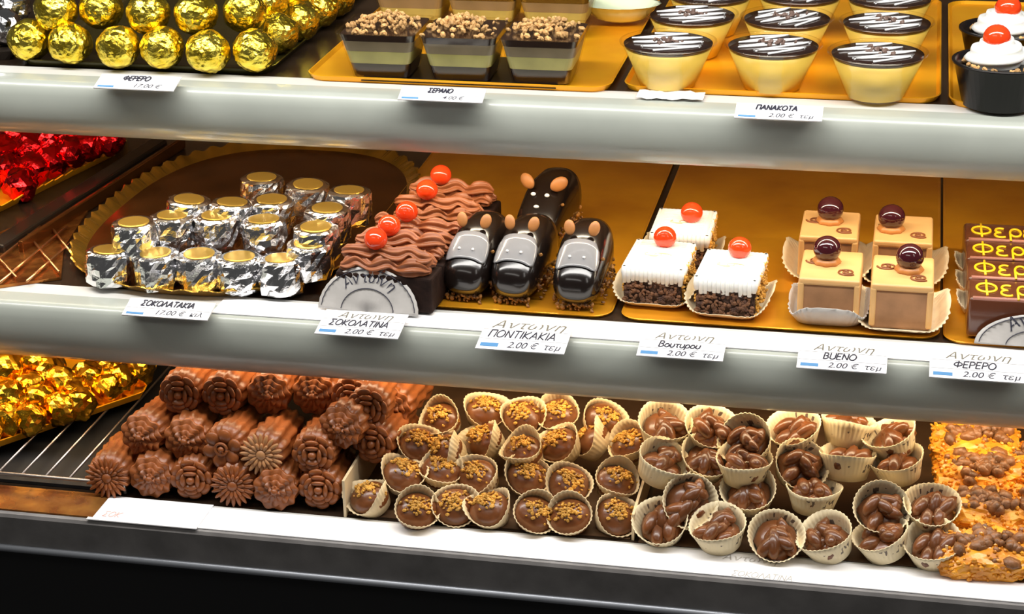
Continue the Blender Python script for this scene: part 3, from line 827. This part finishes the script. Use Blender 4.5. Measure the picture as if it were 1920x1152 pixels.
bm = bmesh.new(); ico(bm, (0, 0, 0), .0066, 3, (.72, .38, 1)); EAR = new_mesh('ear', bm)
bm = bmesh.new(); ico(bm, (0, 0, 0), .0013, 2); DOT = new_mesh('eye_and_glint', bm)
bm = bmesh.new(); ico(bm, (0, 0, 0), .0024, 2, (1, .6, .8)); DOT2 = new_mesh('eye_and_glint', bm)
def mcr(r):
    u = r.random(); side = r.random()
    if side < .3: return Vector((r.uniform(-.015, .015), r.uniform(.004, .010), r.uniform(.001, .007)))
    x = (.0215 if side < .7 else -.0215); return Vector((x * .93 + r.gauss(0, .0008), r.uniform(.018, .082), abs(r.gauss(0, .011)) + .001))
bm = bmesh.new(); bits(bm, random.Random(4), 150, mcr, .0012, .0026); MCR = new_mesh('nut_crumbs', bm, False)
def mouse(p, label, with_reflection, rz=0.0):
    q = P(*p, ZT2 + .002); q.z = ZT2
    t = thing('mouse_pastry', label, 'pastry', q, (0, 0, rz), 'mouse shaped pastries')
    put('glazed_body', MB_, M_glaze, t); put('nut_crumbs', MCR, M_crumbdark, t)
    if with_reflection:
        fo = put('painted_reflection', MREFLECT, M_glazereflect, t); fo['label'] = 'grey patch painted as the glaze reflection'  # reflection in the dark glaze, painted on as a grey patch
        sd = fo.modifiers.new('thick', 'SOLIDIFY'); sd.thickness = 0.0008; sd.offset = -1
        for sx in (-1, 1):
            put('ear', EAR, M_almond, t, (sx * .0105, .038, .061), (-.4, sx * .25, 0))
            put('eye_and_glint', DOT, M_eye, t, (sx * .006, .0155, .0438))  # glints on the glaze, set in as white dots
    else:
        for sx in (-1, 1):
            put('ear', EAR, mat('light_almond', (0.62, 0.27, 0.06), .5), t, (sx * .0150, .031, .0565), (-.4, sx * 1.0, 0), (1.3, 1.3, 1.3))
            put('eye_and_glint', DOT2, M_eye, t, (sx * .0065, .0225, .0478), (-.7, 0, 0))
        put('nose', DOT2, M_eye, t, (0, .012, .040), (-.7, 0, 0), (1.1, 1, .9))


mouse((865, 566), 'mouse-shaped chocolate pastry with painted grey reflection, next to ruffled chocolate slices', True, -.10)
mouse((955, 572), 'mouse-shaped chocolate pastry with painted grey reflection, middle of the front three', True, -.10)
mouse((1075, 583), 'mouse-shaped chocolate pastry with painted grey reflection, rightmost, nearest white squares', True, -.02)
mouse((998, 471), 'all-black mouse pastry with white eyes and nose, behind the other mice', False, -.15)


# pleated liner around a square pastry
def liner(w_, d, h0, amp_side, amp_front, flare=0.008, pleat=0.0007, m=None):
    bm = bmesh.new(); n = 150; base = superell(w_ / 2, d / 2, 5, n); rs = []
    for f in (0, .35, .7, 1.0):
        ring = []
        for i, p in enumerate(base):
            a = 2 * PI * i / n
            hh = h0 + amp_side * abs(math.cos(a)) ** 4 + amp_front * max(0, -math.sin(a)) ** 4 + amp_front * .4 * max(0, math.sin(a)) ** 4
            r = 1 + (flare * f * (0.4 + hh / .02) + pleat * math.cos(a * 38) * f) / (w_ / 2)
            ring.append(Vector((p.x * r, p.y * r, 0.0008 + hh * f)))
        rs.append(ring)
    rings(bm, rs, True, True, False)
    return new_mesh('paper_liner', bm, True)


def thick(o, t=0.0004):
    sd = o.modifiers.new('thick', 'SOLIDIFY'); sd.thickness = t; sd.offset = 0
    return o


# white cream squares
WW, WD, WH = 0.047, 0.062, 0.027
bm = bmesh.new(); rgw = random.Random(12)
g = bmesh.ops.create_grid(bm, x_segments=1, y_segments=1, size=.001); bmesh.ops.delete(bm, geom=bm.verts[:], context='VERTS')
box(bm, (0, 0, WH / 2 + .001), (WW, WD, WH), None, .002)
bmesh.ops.subdivide_edges(bm, edges=bm.edges[:], cuts=7, use_grid_fill=True)
for v in bm.verts: v.co += Vector((rgw.uniform(-1, 1), rgw.uniform(-1, 1), rgw.uniform(-.5, .5))) * .0011
WBODY = new_mesh('crumb_body', bm, False)
def white_top(seed):
    rg = random.Random(seed); bm = bmesh.new()
    box(bm, (0, 0, WH + .0045), (WW + .001, WD + .001, .0085), None, .003, 3)
    for side in range(4):
        L = WW if side % 2 == 0 else WD; n = int(L / .0036)
        for i in range(n + 1):
            u = -L / 2 + L * i / n
            drop = rg.uniform(.0085, .0125) * (1.15 if side == 0 else .8)
            q = {0: (u, -WD / 2 - .0006), 2: (u, WD / 2 + .0006), 1: (WW / 2 + .0006, u), 3: (-WW / 2 - .0006, u)}[side]
            tube(bm, [(q[0], q[1], WH + .0075), (q[0], q[1], WH + .002), (q[0], q[1], WH + .0065 - drop)], [.0016, .0024, .0019], 8)
    for i in range(14):                                     # combed ridges on top
        y = -WD / 2 + .006 + (WD - .012) * i / 13
        tube(bm, [(-WW / 2 + .004, y, WH + .0085), (0, y + .001, WH + .0088), (WW / 2 - .004, y, WH + .0085)], .0011, 6)
    return new_mesh('cream_top', bm)
WT = [white_top(s) for s in range(3)]
def wcr(r):
    s = r.random()
    if s < .6: return Vector((WW / 2 + .001 + abs(r.gauss(0, .0008)), r.uniform(-WD / 2, WD / 2), r.uniform(.002, WH + .006)))
    if s < .85: return Vector((r.uniform(-WW / 2, WW / 2), WD / 2 + .001, r.uniform(.002, WH + .004)))
    return Vector((-WW / 2 - .001, r.uniform(-WD / 2, WD / 2), r.uniform(.002, WH)))
bm = bmesh.new(); bits(bm, random.Random(9), 230, wcr, .0012, .0027); WCR = new_mesh('nut_crumbs', bm, False)
bm = bmesh.new(); bits(bm, random.Random(10), 170, lambda r: Vector((r.uniform(-WW / 2, WW / 2), -WD / 2 - .0008, r.uniform(.002, WH - .004))), .0012, .0028); WFC = new_mesh('cake_crumbs', bm, False)
WL = liner(WW + .006, WD + .006, .004, .010, .001)
bm = bmesh.new()
for s in (-1, 1): tube(bm, [(s * .004 + .007 * math.cos(a) , .010 * 0 - .006 + .0035 * math.sin(a) * s, WH + .0098) for a in [i * .35 for i in range(12)]], .0006, 6)
SQ = new_mesh('swirl_mark', bm)
for (p, ch, rz, d) in [((1227, 499), (1247, 446), -.05, 'nearest left, beside the mouse pastries'), ((1365, 519), (1387, 466), -.06, 'rightmost, in front'), ((1274, 436), (1297, 400), .0, 'rear one behind the left square')]:
    q = P(*p, ZT2 + WH + .009); q.z = ZT2; q.y += WD / 2
    cw = P(*ch, ZT2 + WH + .016)
    t = thing('cream_square', f'white cream-topped square with orange-red cherry, {d}', 'pastry', q, (0, 0, rz), 'white cream squares with cherries')
    put('crumb_body', WBODY, M_sponge, t); put('cake_crumbs', WFC, M_cakecrumb, t); put('cream_top', WT[len(d) % 3], M_white, t); put('nut_crumbs', WCR, M_nutgold, t)
    lc = Matrix.Rotation(-rz, 3, 'Z') @ (cw - q)
    put('cherry', CH2, M_cherry, t, (lc.x, lc.y, WH + .0165))
    put('swirl_mark', SQ, M_liner, t)
    thick(put('paper_liner', WL, M_liner, t))


# caramel squares
BWd, BD, BH = 0.049, 0.067, 0.039
bm = bmesh.new(); box(bm, (0, 0, (BH - .006) / 2 + .001), (BWd - .002, BD - .002, BH - .006), None, .002); BB = new_mesh('mousse_body', bm, False)
bm = bmesh.new()
box(bm, (0, 0, BH - .0025), (BWd, BD, .006), None, .002, 3)
for s in (-1, 1): box(bm, (s * (BWd / 2 - .0022), 0, BH / 2), (.005, BD + .0006, BH - .006), None, .0015)
BT = new_mesh('caramel_coat', bm, False)
bm = bmesh.new()
def spiral(cx, cy, s, rot):
    pts = []
    for i in range(36):
        u = i / 35; a = rot + s * u * 3.6 * PI; r = .0012 + .0068 * u
        pts.append((cx + r * math.cos(a), cy + r * math.sin(a) * .9, BH + .0010))
    tube(bm, pts, .0008, 6)
spiral(.013, -.016, 1, 0.5); spiral(-.013, .006, -1, 2.0)
BS = new_mesh('chocolate_swirl', bm)
bm = bmesh.new(); lathe(bm, [(.0105, BH), (.0115, BH + .002), (.0095, BH + .005), (.006, BH + .006)], 30, rf=lambda k, a: 1 + .06 * math.cos(8 * a)); BP = new_mesh('cream_base', bm)
DCH = cherry(0.0115)
L_hi = liner(BWd + .005, BD + .005, .003, .008, .016, .006); L_lo = liner(BWd + .006, BD + .006, .003, .012, .0015, .010)
for p, ch, Lm, d in [((1555, 526), (1551, 470), L_hi, 'front left, high paper flap in front'), ((1692, 537), (1706, 485), L_lo, 'front right'), ((1553, 446), (1557, 395), L_lo, 'rear left'), ((1693, 455), (1672, 410), L_lo, 'rear right')]:
    q = P(*p, ZT2 + BH); q.z = ZT2; q.y += BD / 2
    cw = P(*ch, ZT2 + BH + .011); lc = cw - q
    t = thing('caramel_square', f'tan caramel square with dark glossy cherry and swirls, {d}', 'pastry', q, (0, 0, 0.0), 'tan caramel squares')
    put('mousse_body', BB, M_hazel, t); put('caramel_coat', BT, M_caramel, t); put('chocolate_swirl', BS, M_swirl, t)
    put('cream_base', BP, M_toffee, t, (lc.x, lc.y, 0)); put('dark_cherry', DCH, M_darkcherry, t, (lc.x, lc.y, BH + .0125))
    thick(put('paper_liner', Lm, M_linergrey if Lm is L_hi else M_liner, t))


# lettered slices
FW, FD, FH = 0.096, 0.0425, 0.034
bm = bmesh.new(); box(bm, (0, 0, FH / 2 + .001), (FW, FD, FH), None, .003, 3); FB = new_mesh('glazed_slice', bm)
def icing(word, h, rad):
    """piped letters as tubes along hand-written strokes"""
    arc = lambda cx, cy, rx, ry, a0, a1, n=18: [(cx + rx * math.cos(math.radians(a0 + (a1 - a0) * i / n)), cy + ry * math.sin(math.radians(a0 + (a1 - a0) * i / n))) for i in range(n + 1)]
    G = {'Φ': (0.86, [arc(.38, .5, .36, .30, 0, 360, 28), [(.38, -.02), (.38, .5), (.39, 1.02)]]),
         'ε': (0.56, [arc(.27, .55, .20, .17, 50, 270) + arc(.27, .19, .24, .19, 90, 310)[1:]]),
         'ρ': (0.56, [[(.06, -.22), (.07, .3)] + arc(.28, .40, .21, .30, 180, -150)]),
         'ο': (0.56, [arc(.27, .38, .22, .34, 0, 360)])}
    bm = bmesh.new(); x = 0
    for ch in word:
        wd, strokes = G[ch]
        for st in strokes: tube(bm, [(x + p[0] * h, p[1] * h, 0) for p in st], rad, 8)
        x += wd * h
    return new_mesh('icing_lettering', bm)


FT = icing('Φερερο', .0215, .0010)
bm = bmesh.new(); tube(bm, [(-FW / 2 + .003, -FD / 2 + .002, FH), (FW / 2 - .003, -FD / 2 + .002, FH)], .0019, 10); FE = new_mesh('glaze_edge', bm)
f0 = P(1816, 560, ZT2 + FH)
for i in range(4):
    q = Vector((f0.x + FW / 2 - .0006 * i, f0.y + FD / 2 + .0445 * i, ZT2))
    t = thing('lettered_slice', f'chocolate slice with yellow piped lettering, {["nearest", "second", "third", "farthest"][i]} of four at right', 'pastry', q, (0, 0, 0.02), 'yellow lettered chocolate slices')
    put('glazed_slice', FB, M_ferr, t); fe = put('glaze_edge', FE, M_pinkedge, t); fe['label'] = 'paler pinkish front edge'
    put('icing_lettering', FT, M_yellow, t, (-FW / 2 + .006, -.0145, FH + .0015), (0, 0, 0), (1.0, 1.42, 1.0))
    if i == 0: paper_flap(t, 0.100, 0.026, 0.3, (.008, -FD / 2 - .012, .001), 'Αντωνη')
    else: thick(put('paper_liner', liner(FW + .003, FD, .003, .008, .0, .005), M_liner, t))

# ================================================================== BOTTOM SHELF
# gold foil chocolates on a raised tray over a wire rack
t = thing('wire_rack', 'black wire rack under the gold foil tray at bottom left', 'rack', (0, 0, Z3))
a = P(-60, 885, Z3 + .012); b = P(235, 905, Z3 + .012)
x0, x1, yf = a.x, b.x, (a.y + b.y) / 2
bm = bmesh.new(); box(bm, ((x0 + x1) / 2, yf + .17, .002), (x1 - x0, .33, .003)); put('rack_pan', new_mesh('rack_pan', bm, False), M_dark, t)
for y in (yf, yf + .3):
    bm = bmesh.new(); tube(bm, [(x0, y, .003), (x0, y, .0115), (x0 + .0005, y, .012), (x1 - .0005, y, .012), (x1, y, .0115), (x1, y, .003)], .0016, 8)
    put('rack_frame', new_mesh('rack_frame', bm), M_wire, t)
for i in range(7):
    x = x0 + .006 + (x1 - x0 - .012) * i / 6; bm = bmesh.new(); tube(bm, [(x, yf, .013), (x, yf + .3, .013)], .0011, 8); put('rack_wire', new_mesh('rack_wire', bm), M_wire, t)
ztr = Z3 + 0.0145
poly_tray([(-180, 905), (0, 838), (125, 795), (262, 748), (290, 690), (-180, 650)], ztr, 'gold card tray under the gold foil chocolates at bottom left', M_goldtray, 'card_tray', rim=0.008, flare=0.004)
GF = [foil_ball_mesh(400 + i, 0.0160, 0.13, 3) for i in range(5)]
gp = [(12, 790), (55, 788), (112, 768), (150, 757), (200, 728), (228, 713), (258, 694), (72, 750), (18, 745), (56, 728), (115, 716), (165, 705), (18, 690), (92, 694), (198, 692), (-25, 810), (135, 735), (62, 675)]
gd = ['nearest, at the left frame edge', 'nearest row, second from left', 'nearest row, third from left', 'nearest row, fourth from left', 'near the right end of tray', 'second from the right end', 'rightmost tip beside the flowers', 'middle row, third from left', 'middle row, at left frame edge', 'middle row, second from left', 'middle row, centre of the pile', 'top row, right of centre', 'top row, at left frame edge', 'top row, second from left', 'top row, near right end', 'cut by the left frame edge', 'middle row, right of centre', 'under the shelf front at upper left']
for i, p in enumerate(gp):
    edge = 838 - 0.34 * p[0]
    z = ztr + 0.016 + max(0, (edge - 40 - p[1]) / 70.0) * .020
    o = put('gold_foil_chocolate', GF[i % 5], M_goldfoil2, None, P(*p, z), (rng.uniform(0, 3), rng.uniform(0, 3), rng.uniform(0, 3)))
    tag(o, f'crumpled gold foil chocolate on bottom shelf, {gd[i]}', 'chocolate', 'gold foil chocolates on the bottom shelf')
# brown strip painted in for gold reflected by the ledge, in front of the rack
ca = PY(-60, 965, Y3); cb = PY(172, 973, Y3)
bm = bmesh.new(); box(bm, ((ca.x + cb.x) / 2, Y3 + .022, Z3 + .0010), (cb.x - ca.x, .040, .0014))
tag(put('reflection_strip', new_mesh('reflection_strip', bm, False), mat('painted_amber_reflection', (0.42, 0.20, 0.05), .25, .6, col2=(0.20, 0.06, 0.02), vscale=40)), 'brown strip painted as a reflection on the ledge left of the white card', 'strip')

# cream card dividers
def divider(pf, pb, h, label):
    A, B = P(*pf, Z3), P(*pb, Z3); y1 = 0.42; bm = bmesh.new()
    box(bm, (0, 0, h / 2), (.0022, y1 - A.y, h))
    tag(put('box_divider', new_mesh('box_divider', bm, False), M_divider, None, ((A.x + B.x) / 2, (A.y + y1) / 2, Z3 + .0003)), label, 'divider')
divider((640, 970), (790, 740), 0.034, 'cream card divider between flower chocolates and nut bonbons')
divider((1190, 1015), (1207, 935), 0.024, 'cream card divider between nut bonbons and chocolate clusters')
divider((1770, 1075), (1772, 900), 0.024, 'cream card divider left of the golden brittle pieces')


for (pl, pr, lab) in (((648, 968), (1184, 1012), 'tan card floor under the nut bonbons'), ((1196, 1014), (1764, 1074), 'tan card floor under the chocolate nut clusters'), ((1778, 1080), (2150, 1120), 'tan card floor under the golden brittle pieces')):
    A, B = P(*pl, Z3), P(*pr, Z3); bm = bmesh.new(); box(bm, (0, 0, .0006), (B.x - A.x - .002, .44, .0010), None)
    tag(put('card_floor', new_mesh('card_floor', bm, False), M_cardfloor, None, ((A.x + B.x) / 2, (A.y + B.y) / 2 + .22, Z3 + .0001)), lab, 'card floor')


# flower chocolates
def petal(bm, ang, r, tilt, sx, sy, th, z):
    g = bmesh.ops.create_icosphere(bm, subdivisions=2, radius=1.0)
    M = Matrix.Rotation(ang, 4, 'Z') @ Matrix.Translation((r, 0, z)) @ Matrix.Rotation(tilt, 4, 'Y') @ Matrix.Diagonal((sx, sy, th, 1))
    bmesh.ops.transform(bm, matrix=M, verts=g['verts'])
def stem(R, L, lob, amp):
    bm = bmesh.new()
    lathe(bm, [(R * .55, -L), (R * .86, -L * .95), (R * .95, -L * .80), (R * .84, -L * .66), (R * .97, -L * .52), (R * .86, -L * .38), (R * .99, -L * .22), (R * .9, -.001), (R * .5, .0015)], 72, rf=lambda k, a: 1 + amp * math.cos(lob * a + k * .4))
    return new_mesh('ridged_stem', bm)
def flower_rose(R):
    bm = bmesh.new(); rg = random.Random(21)
    ico(bm, (0, 0, .005), R * .2, 2, (1, 1, 1.1))
    for j, (rr, n, tl, z) in enumerate([(.30, 4, -.9, .0050), (.52, 6, -.55, .0036), (.76, 8, -.25, .0018)]):
        for i in range(n): petal(bm, 2 * PI * i / n + j * .5 + rg.uniform(-.1, .1), R * rr, tl, R * .20, R * .33, R * .10, z)
    return new_mesh('flower_head', bm)
def flower_daisy(R):
    bm = bmesh.new()
    for i in range(20): petal(bm, 2 * PI * i / 20, R * .62, -.12, R * .40, R * .105, R * .09, .003)
    for i in range(14): petal(bm, 2 * PI * i / 14 + .1, R * .38, -.3, R * .22, R * .09, R * .09, .0045)
    ico(bm, (0, 0, .004), R * .25, 2, (1, 1, .6))
    return new_mesh('flower_head', bm)
def flower_ruffle(R):
    bm = bmesh.new()
    for j in range(4):
        f = 1 - j * .24
        lathe(bm, [(R * f * .4, .001 + j * .0016), (R * f * .98, .0018 + j * .0016), (R * f * .93, .0032 + j * .0016), (R * f * .3, .0026 + j * .0016)], 60, rf=lambda k, a: 1 + .06 * math.cos((9 - j) * a + j), zf=lambda k, a: .0012 * math.sin((9 - j) * a + j))
    ico(bm, (0, 0, .0075), R * .17, 2)
    return new_mesh('flower_head', bm)
def flower_eye(R):
    bm = bmesh.new()
    for i in range(6): petal(bm, 2 * PI * i / 6 + .3, R * .58, -.2, R * .38, R * .34, R * .14, .003)
    vv = bmesh.ops.create_circle(bm, cap_ends=False, radius=.0001, segments=4); bmesh.ops.delete(bm, geom=vv['verts'], context='VERTS')
    tube(bm, [(R * .27 * math.cos(i * PI / 12), R * .27 * math.sin(i * PI / 12), .006) for i in range(25)], R * .07, 8); ico(bm, (0, 0, .006), R * .15, 2)
    return new_mesh('flower_head', bm)
FR = 0.0192
FLW = {'rose': flower_rose(FR), 'daisy': flower_daisy(FR), 'carnation': flower_ruffle(FR), 'ring-centred': flower_eye(FR)}
STM = stem(FR, .068, 12, .08); STM2 = stem(FR, .068, 18, .06)
fl = []
front = [(203, 893), (285, 893), (360, 897), (438, 908), (518, 916), (600, 915)]
second = [(268, 815), (350, 822), (420, 838), (493, 850), (588, 850)]
third = [(338, 738), (418, 740), (505, 738), (590, 738), (690, 765)]
kinds1 = ['daisy', 'carnation', 'rose', 'daisy', 'carnation', 'rose']
kinds2 = ['carnation', 'carnation', 'ring-centred', 'daisy', 'rose', 'carnation']
kinds3 = ['rose', 'rose', 'carnation', 'carnation', 'rose']
zb = Z3 + .0195
for rn, pts, kinds, z in (('lowest row', front, kinds1, zb), ('middle row', second, kinds2, zb + .029), ('upper row', third, kinds3, zb + .058)):
    for i, p in enumerate(pts):
        kd = kinds[i]; pal = (kd == 'daisy' and rn == 'middle row')
        t = thing('flower_chocolate', f'chocolate {kd} moulded flower, {ordinal(i, len(pts))} in the {rn} of the flower stack', 'chocolate', P(*p, z), (PI / 2 - .08, 0, rng.uniform(-.10, .10) + .03), 'moulded chocolate flowers')
        put('ridged_stem', STM if i % 2 else STM2, M_chocflower, t)
        h = put('flower_head', FLW[kd].copy() if pal else FLW[kd], M_chocpale if pal else M_chocflower, t, (0, 0, .0005))
        if pal: h.data.materials[0] = M_chocpale; h['label'] = 'pale tan daisy head'
for i, (p, z) in enumerate([((732, 762), zb + .045), ((700, 830), zb + .030), ((660, 745), zb + .060), ((640, 800), zb + .050)]):
    t = thing('flower_chocolate', f'chocolate flower at the shaded right of stack, {["beside the divider top", "beside the divider middle", "highest under the shelf", "behind the middle row end"][i]}', 'chocolate', P(*p, z), (PI / 2 - .08, 0, -.1), 'moulded chocolate flowers')
    put('ridged_stem', STM, M_chocflower, t); put('flower_head', FLW[['carnation', 'rose', 'rose', 'carnation'][i]], M_chocflower, t)
bm = bmesh.new(); aa = P(215, 925, Z3); bb_ = P(640, 960, Z3)
box(bm, (0, 0, .0012), (bb_.x - aa.x + .02, .34, .002)); tag(put('serving_tray', new_mesh('serving_tray', bm, False), M_rail, None, ((aa.x + bb_.x) / 2 - .01, aa.y + .185, Z3 + .0002)), 'dark flat tray under the chocolate flowers', 'tray')


# paper cups
def paper_cup(rb, rt, h, n, amp, ell=1.0, wave=0.0):
    bm = bmesh.new(); seg = n * 4
    prof = [(rb * .2, .0002), (rb, .0), (rb + (rt - rb) * .35, h * .4), (rb + (rt - rb) * .7, h * .75), (rt, h)]
    lathe(bm, prof, seg, rf=lambda k, a: 1 + (amp * k / 4 * math.cos(n * a) if k > 1 else 0), zf=lambda k, a: wave * (k / 4) ** 2 * math.cos(2 * a), cap1=False)
    bmesh.ops.scale(bm, vec=(ell, 1, 1), verts=bm.verts)
    return new_mesh('paper_cup', bm, True)
BC = [paper_cup(.0122, .0172, .0165, 30, .02, 1.06, .0055), paper_cup(.0122, .0170, .017, 30, .02, 1.10, .0035), paper_cup(.0120, .0168, .019, 30, .02, 1.02, -.004)]
def bonbon(seed):
    rg = random.Random(seed); bm = bmesh.new()
    ico(bm, (0, 0, .0100), .0155, 3, (1.04, .94, .66), None, .03, rg)
    b = new_mesh('bonbon', bm)
    bm = bmesh.new(); ang = rg.uniform(-.5, .5)
    def f(r):
        x, y = r.gauss(0, .0060), r.gauss(.002, .0036); z = .0108 + .0155 * .66 * math.sqrt(max(.05, 1 - (x / .0161) ** 2 - (y / .0146) ** 2))
        return Vector((x, y, z))
    bits(bm, rg, 75, f, .0011, .0023)
    return b, new_mesh('crushed_nuts', bm, False)
BB_ = [bonbon(s) for s in range(4)]
def aimed(px, py, z, tilt, roll, spin):
    return P(px, py, z), (tilt, roll, spin)
bl = [(704, 928), (778, 946), (851, 938), (925, 948), (998, 950), (1072, 956), (1146, 957),
      (752, 884), (828, 878), (905, 886), (985, 884), (1066, 897), (1148, 897),
      (782, 826), (852, 836), (922, 818), (990, 842), (1060, 826), (1128, 820), (1192, 828),
      (838, 778), (908, 766), (978, 772), (1048, 770), (1122, 775)]
brow = [7, 6, 7, 5]; k = 0
for ri, n in enumerate(brow):
    for i in range(n):
        px, py = bl[k]; rg = random.Random(700 + k)
        z = Z3 + .004 + (0, .014, .028, .040)[ri]
        base_y = (945, 885, 828, 772)[ri]
        q = P(px, py + 6, z + .008); q -= Vector((0, 0, .008))
        big_ = 1.1
        tl = rg.uniform(.40, .85); rl = rg.choice([-1, 1]) * rg.uniform(.05, .5)
        if k == 18: tl, rl = .15, -.85
        t = thing('nut_bonbon', f'chocolate bonbon with crushed nuts in plain cup, {ordinal(i, n)} of the {["front", "second", "third", "back"][ri]} row', 'chocolate', q, (tl, rl, rg.uniform(-.6, .6)), 'nut bonbons in paper cups')
        thick(put('paper_cup', BC[(k * 2 + k // 5) % 3], M_plaincup, t), .0005)
        put('bonbon', BB_[k % 4][0], M_choc, t); put('crushed_nuts', BB_[k % 4][1], M_nutgold, t)
        t.scale = (big_,) * 3
        k += 1

NC = [paper_cup(.0160, .0228, .020, 36, .018, 1.0, .0015), paper_cup(.0160, .0222, .022, 36, .018, 1.04, -.002)]
def cluster(seed):
    rg = random.Random(seed); bm = bmesh.new()
    for i in range(9):
        a = rg.uniform(0, 6.28); r = rg.uniform(.002, .0125)
        ico(bm, (r * math.cos(a), r * math.sin(a), .011 + rg.uniform(0, .008)), .0076, 2, (1.5, .75, .8), Euler((rg.uniform(-.5, .5), rg.uniform(-.5, .5), rg.uniform(0, 3))).to_matrix(), .08, rg)
    ico(bm, (0, 0, .009), .0178, 2, (1, 1, .45), None, .1, rg)
    return new_mesh('nut_cluster', bm)
CL = [cluster(s) for s in range(5)]
nl = [('front row', 0, [(1243, 974), (1352, 992), (1455, 997), (1560, 1008), (1664, 1012), (1752, 1020)]),
      ('second row', .018, [(1287, 922), (1408, 915), (1524, 930), (1648, 945), (1746, 950)]),
      ('third row', .035, [(1232, 868), (1320, 856), (1395, 872), (1490, 862), (1588, 868), (1690, 872)]),
      ('back row', .050, [(1242, 795), (1328, 800), (1410, 818), (1496, 806), (1586, 806), (1682, 820)])]
special = {(1287, 922): (.95, .05), (1408, 915): (.55, .1), (1410, 818): (.75, -.2), (1490, 862): (.7, .25), (1524, 930): (-.1, .0), (1648, 945): (.7, -.1), (1588, 868): (-.15, 0), (1690, 872): (-.1, -.25), (1586, 806): (-.2, .1), (1682, 820): (-.05, -.4), (1560, 1008): (.35, -.3), (1455, 997): (.65, .15), (1352, 994): (.4, .2), (1664, 1012): (.15, -.3)}
k = 0
for rn, dz, pts in nl:
    for i, p in enumerate(pts):
        rg = random.Random(900 + k); tl, rl = special.get(p, (rg.uniform(.1, .5), rg.uniform(-.4, .4)))
        z = Z3 + .005 + dz
        q = P(p[0], p[1] + 4, z + .010); q.z = z
        t = thing('chocolate_cluster', f'chocolate nut cluster in printed pleated cup, {ordinal(i, len(pts))} of the {rn}', 'chocolate', q, (tl, rl, rg.uniform(-1, 1) * .5), 'nut clusters in printed cups')
        thick(put('paper_cup', NC[k % 2], M_cuppaper, t), .0005)
        put('nut_cluster', CL[k % 5], M_choc, t)
        k += 1

# golden brittle pieces
def brittle(seed, sx, sy, sz):
    rg = random.Random(seed); bm = bmesh.new()
    ico(bm, (0, 0, sz * .5), 1, 4, (sx / 2, sy / 2, sz / 2), None, .22, rg, 1.5)
    for v in bm.verts:
        v.co.x = math.copysign(min(abs(v.co.x) * 1.25, sx / 2), v.co.x); v.co.y = math.copysign(min(abs(v.co.y) * 1.25, sy / 2), v.co.y)
        v.co += Vector((noise.noise(v.co * 260), noise.noise(v.co * 260 + Vector((9, 0, 0))), noise.noise(v.co * 260 + Vector((0, 9, 0))))) * .0016
    bm.normal_update(); vv = [(v.co.copy(), v.normal.copy()) for v in bm.verts if v.normal.z > -.1]
    bits(bm, rg, 260, lambda r: (lambda c: c[0] + c[1] * .0004)(r.choice(vv)), .0012, .0032)
    a = new_mesh('brittle', bm, False)
    bm = bmesh.new()
    bits(bm, rg, 46, lambda r: (lambda x, y: Vector((x, y, sz * (.62 + .36 * math.sqrt(max(0, 1 - (2 * x / sx) ** 2 * .8 - (2 * y / sy) ** 2 * .8))))))(r.gauss(.04, .17) * sx, r.gauss(.06, .15) * sy), .004, .0095)
    return a, new_mesh('chocolate_coating', bm, True)
BR = [brittle(s, .070, .044, .026) for s in range(3)]
for i, (p, rz, dz, d) in enumerate([((1846, 1036), .06, 0, 'nearest, beside the white strip'), ((1972, 1034), -.06, 0, 'nearest, cut by the right frame edge'), ((1838, 958), -.05, .013, 'second from front, above the nearest'), ((1966, 950), .1, .013, 'second from front, cut by right edge'), ((1832, 890), .12, .024, 'third from front'), ((1955, 878), -.1, .024, 'third from front at right edge'), ((1828, 832), 0, .034, 'farthest, under the shelf front')]):
    q = P(*p, Z3 + .014 + dz); q.z = Z3 + .0012 + dz
    t = thing('brittle_piece', f'golden nut brittle with chocolate lumps, {d}', 'sweet', q, (.25, 0, rz), 'golden brittle pieces')
    put('brittle', BR[i % 3][0], M_brittle, t); put('chocolate_coating', BR[i % 3][1], M_chocmid, t)
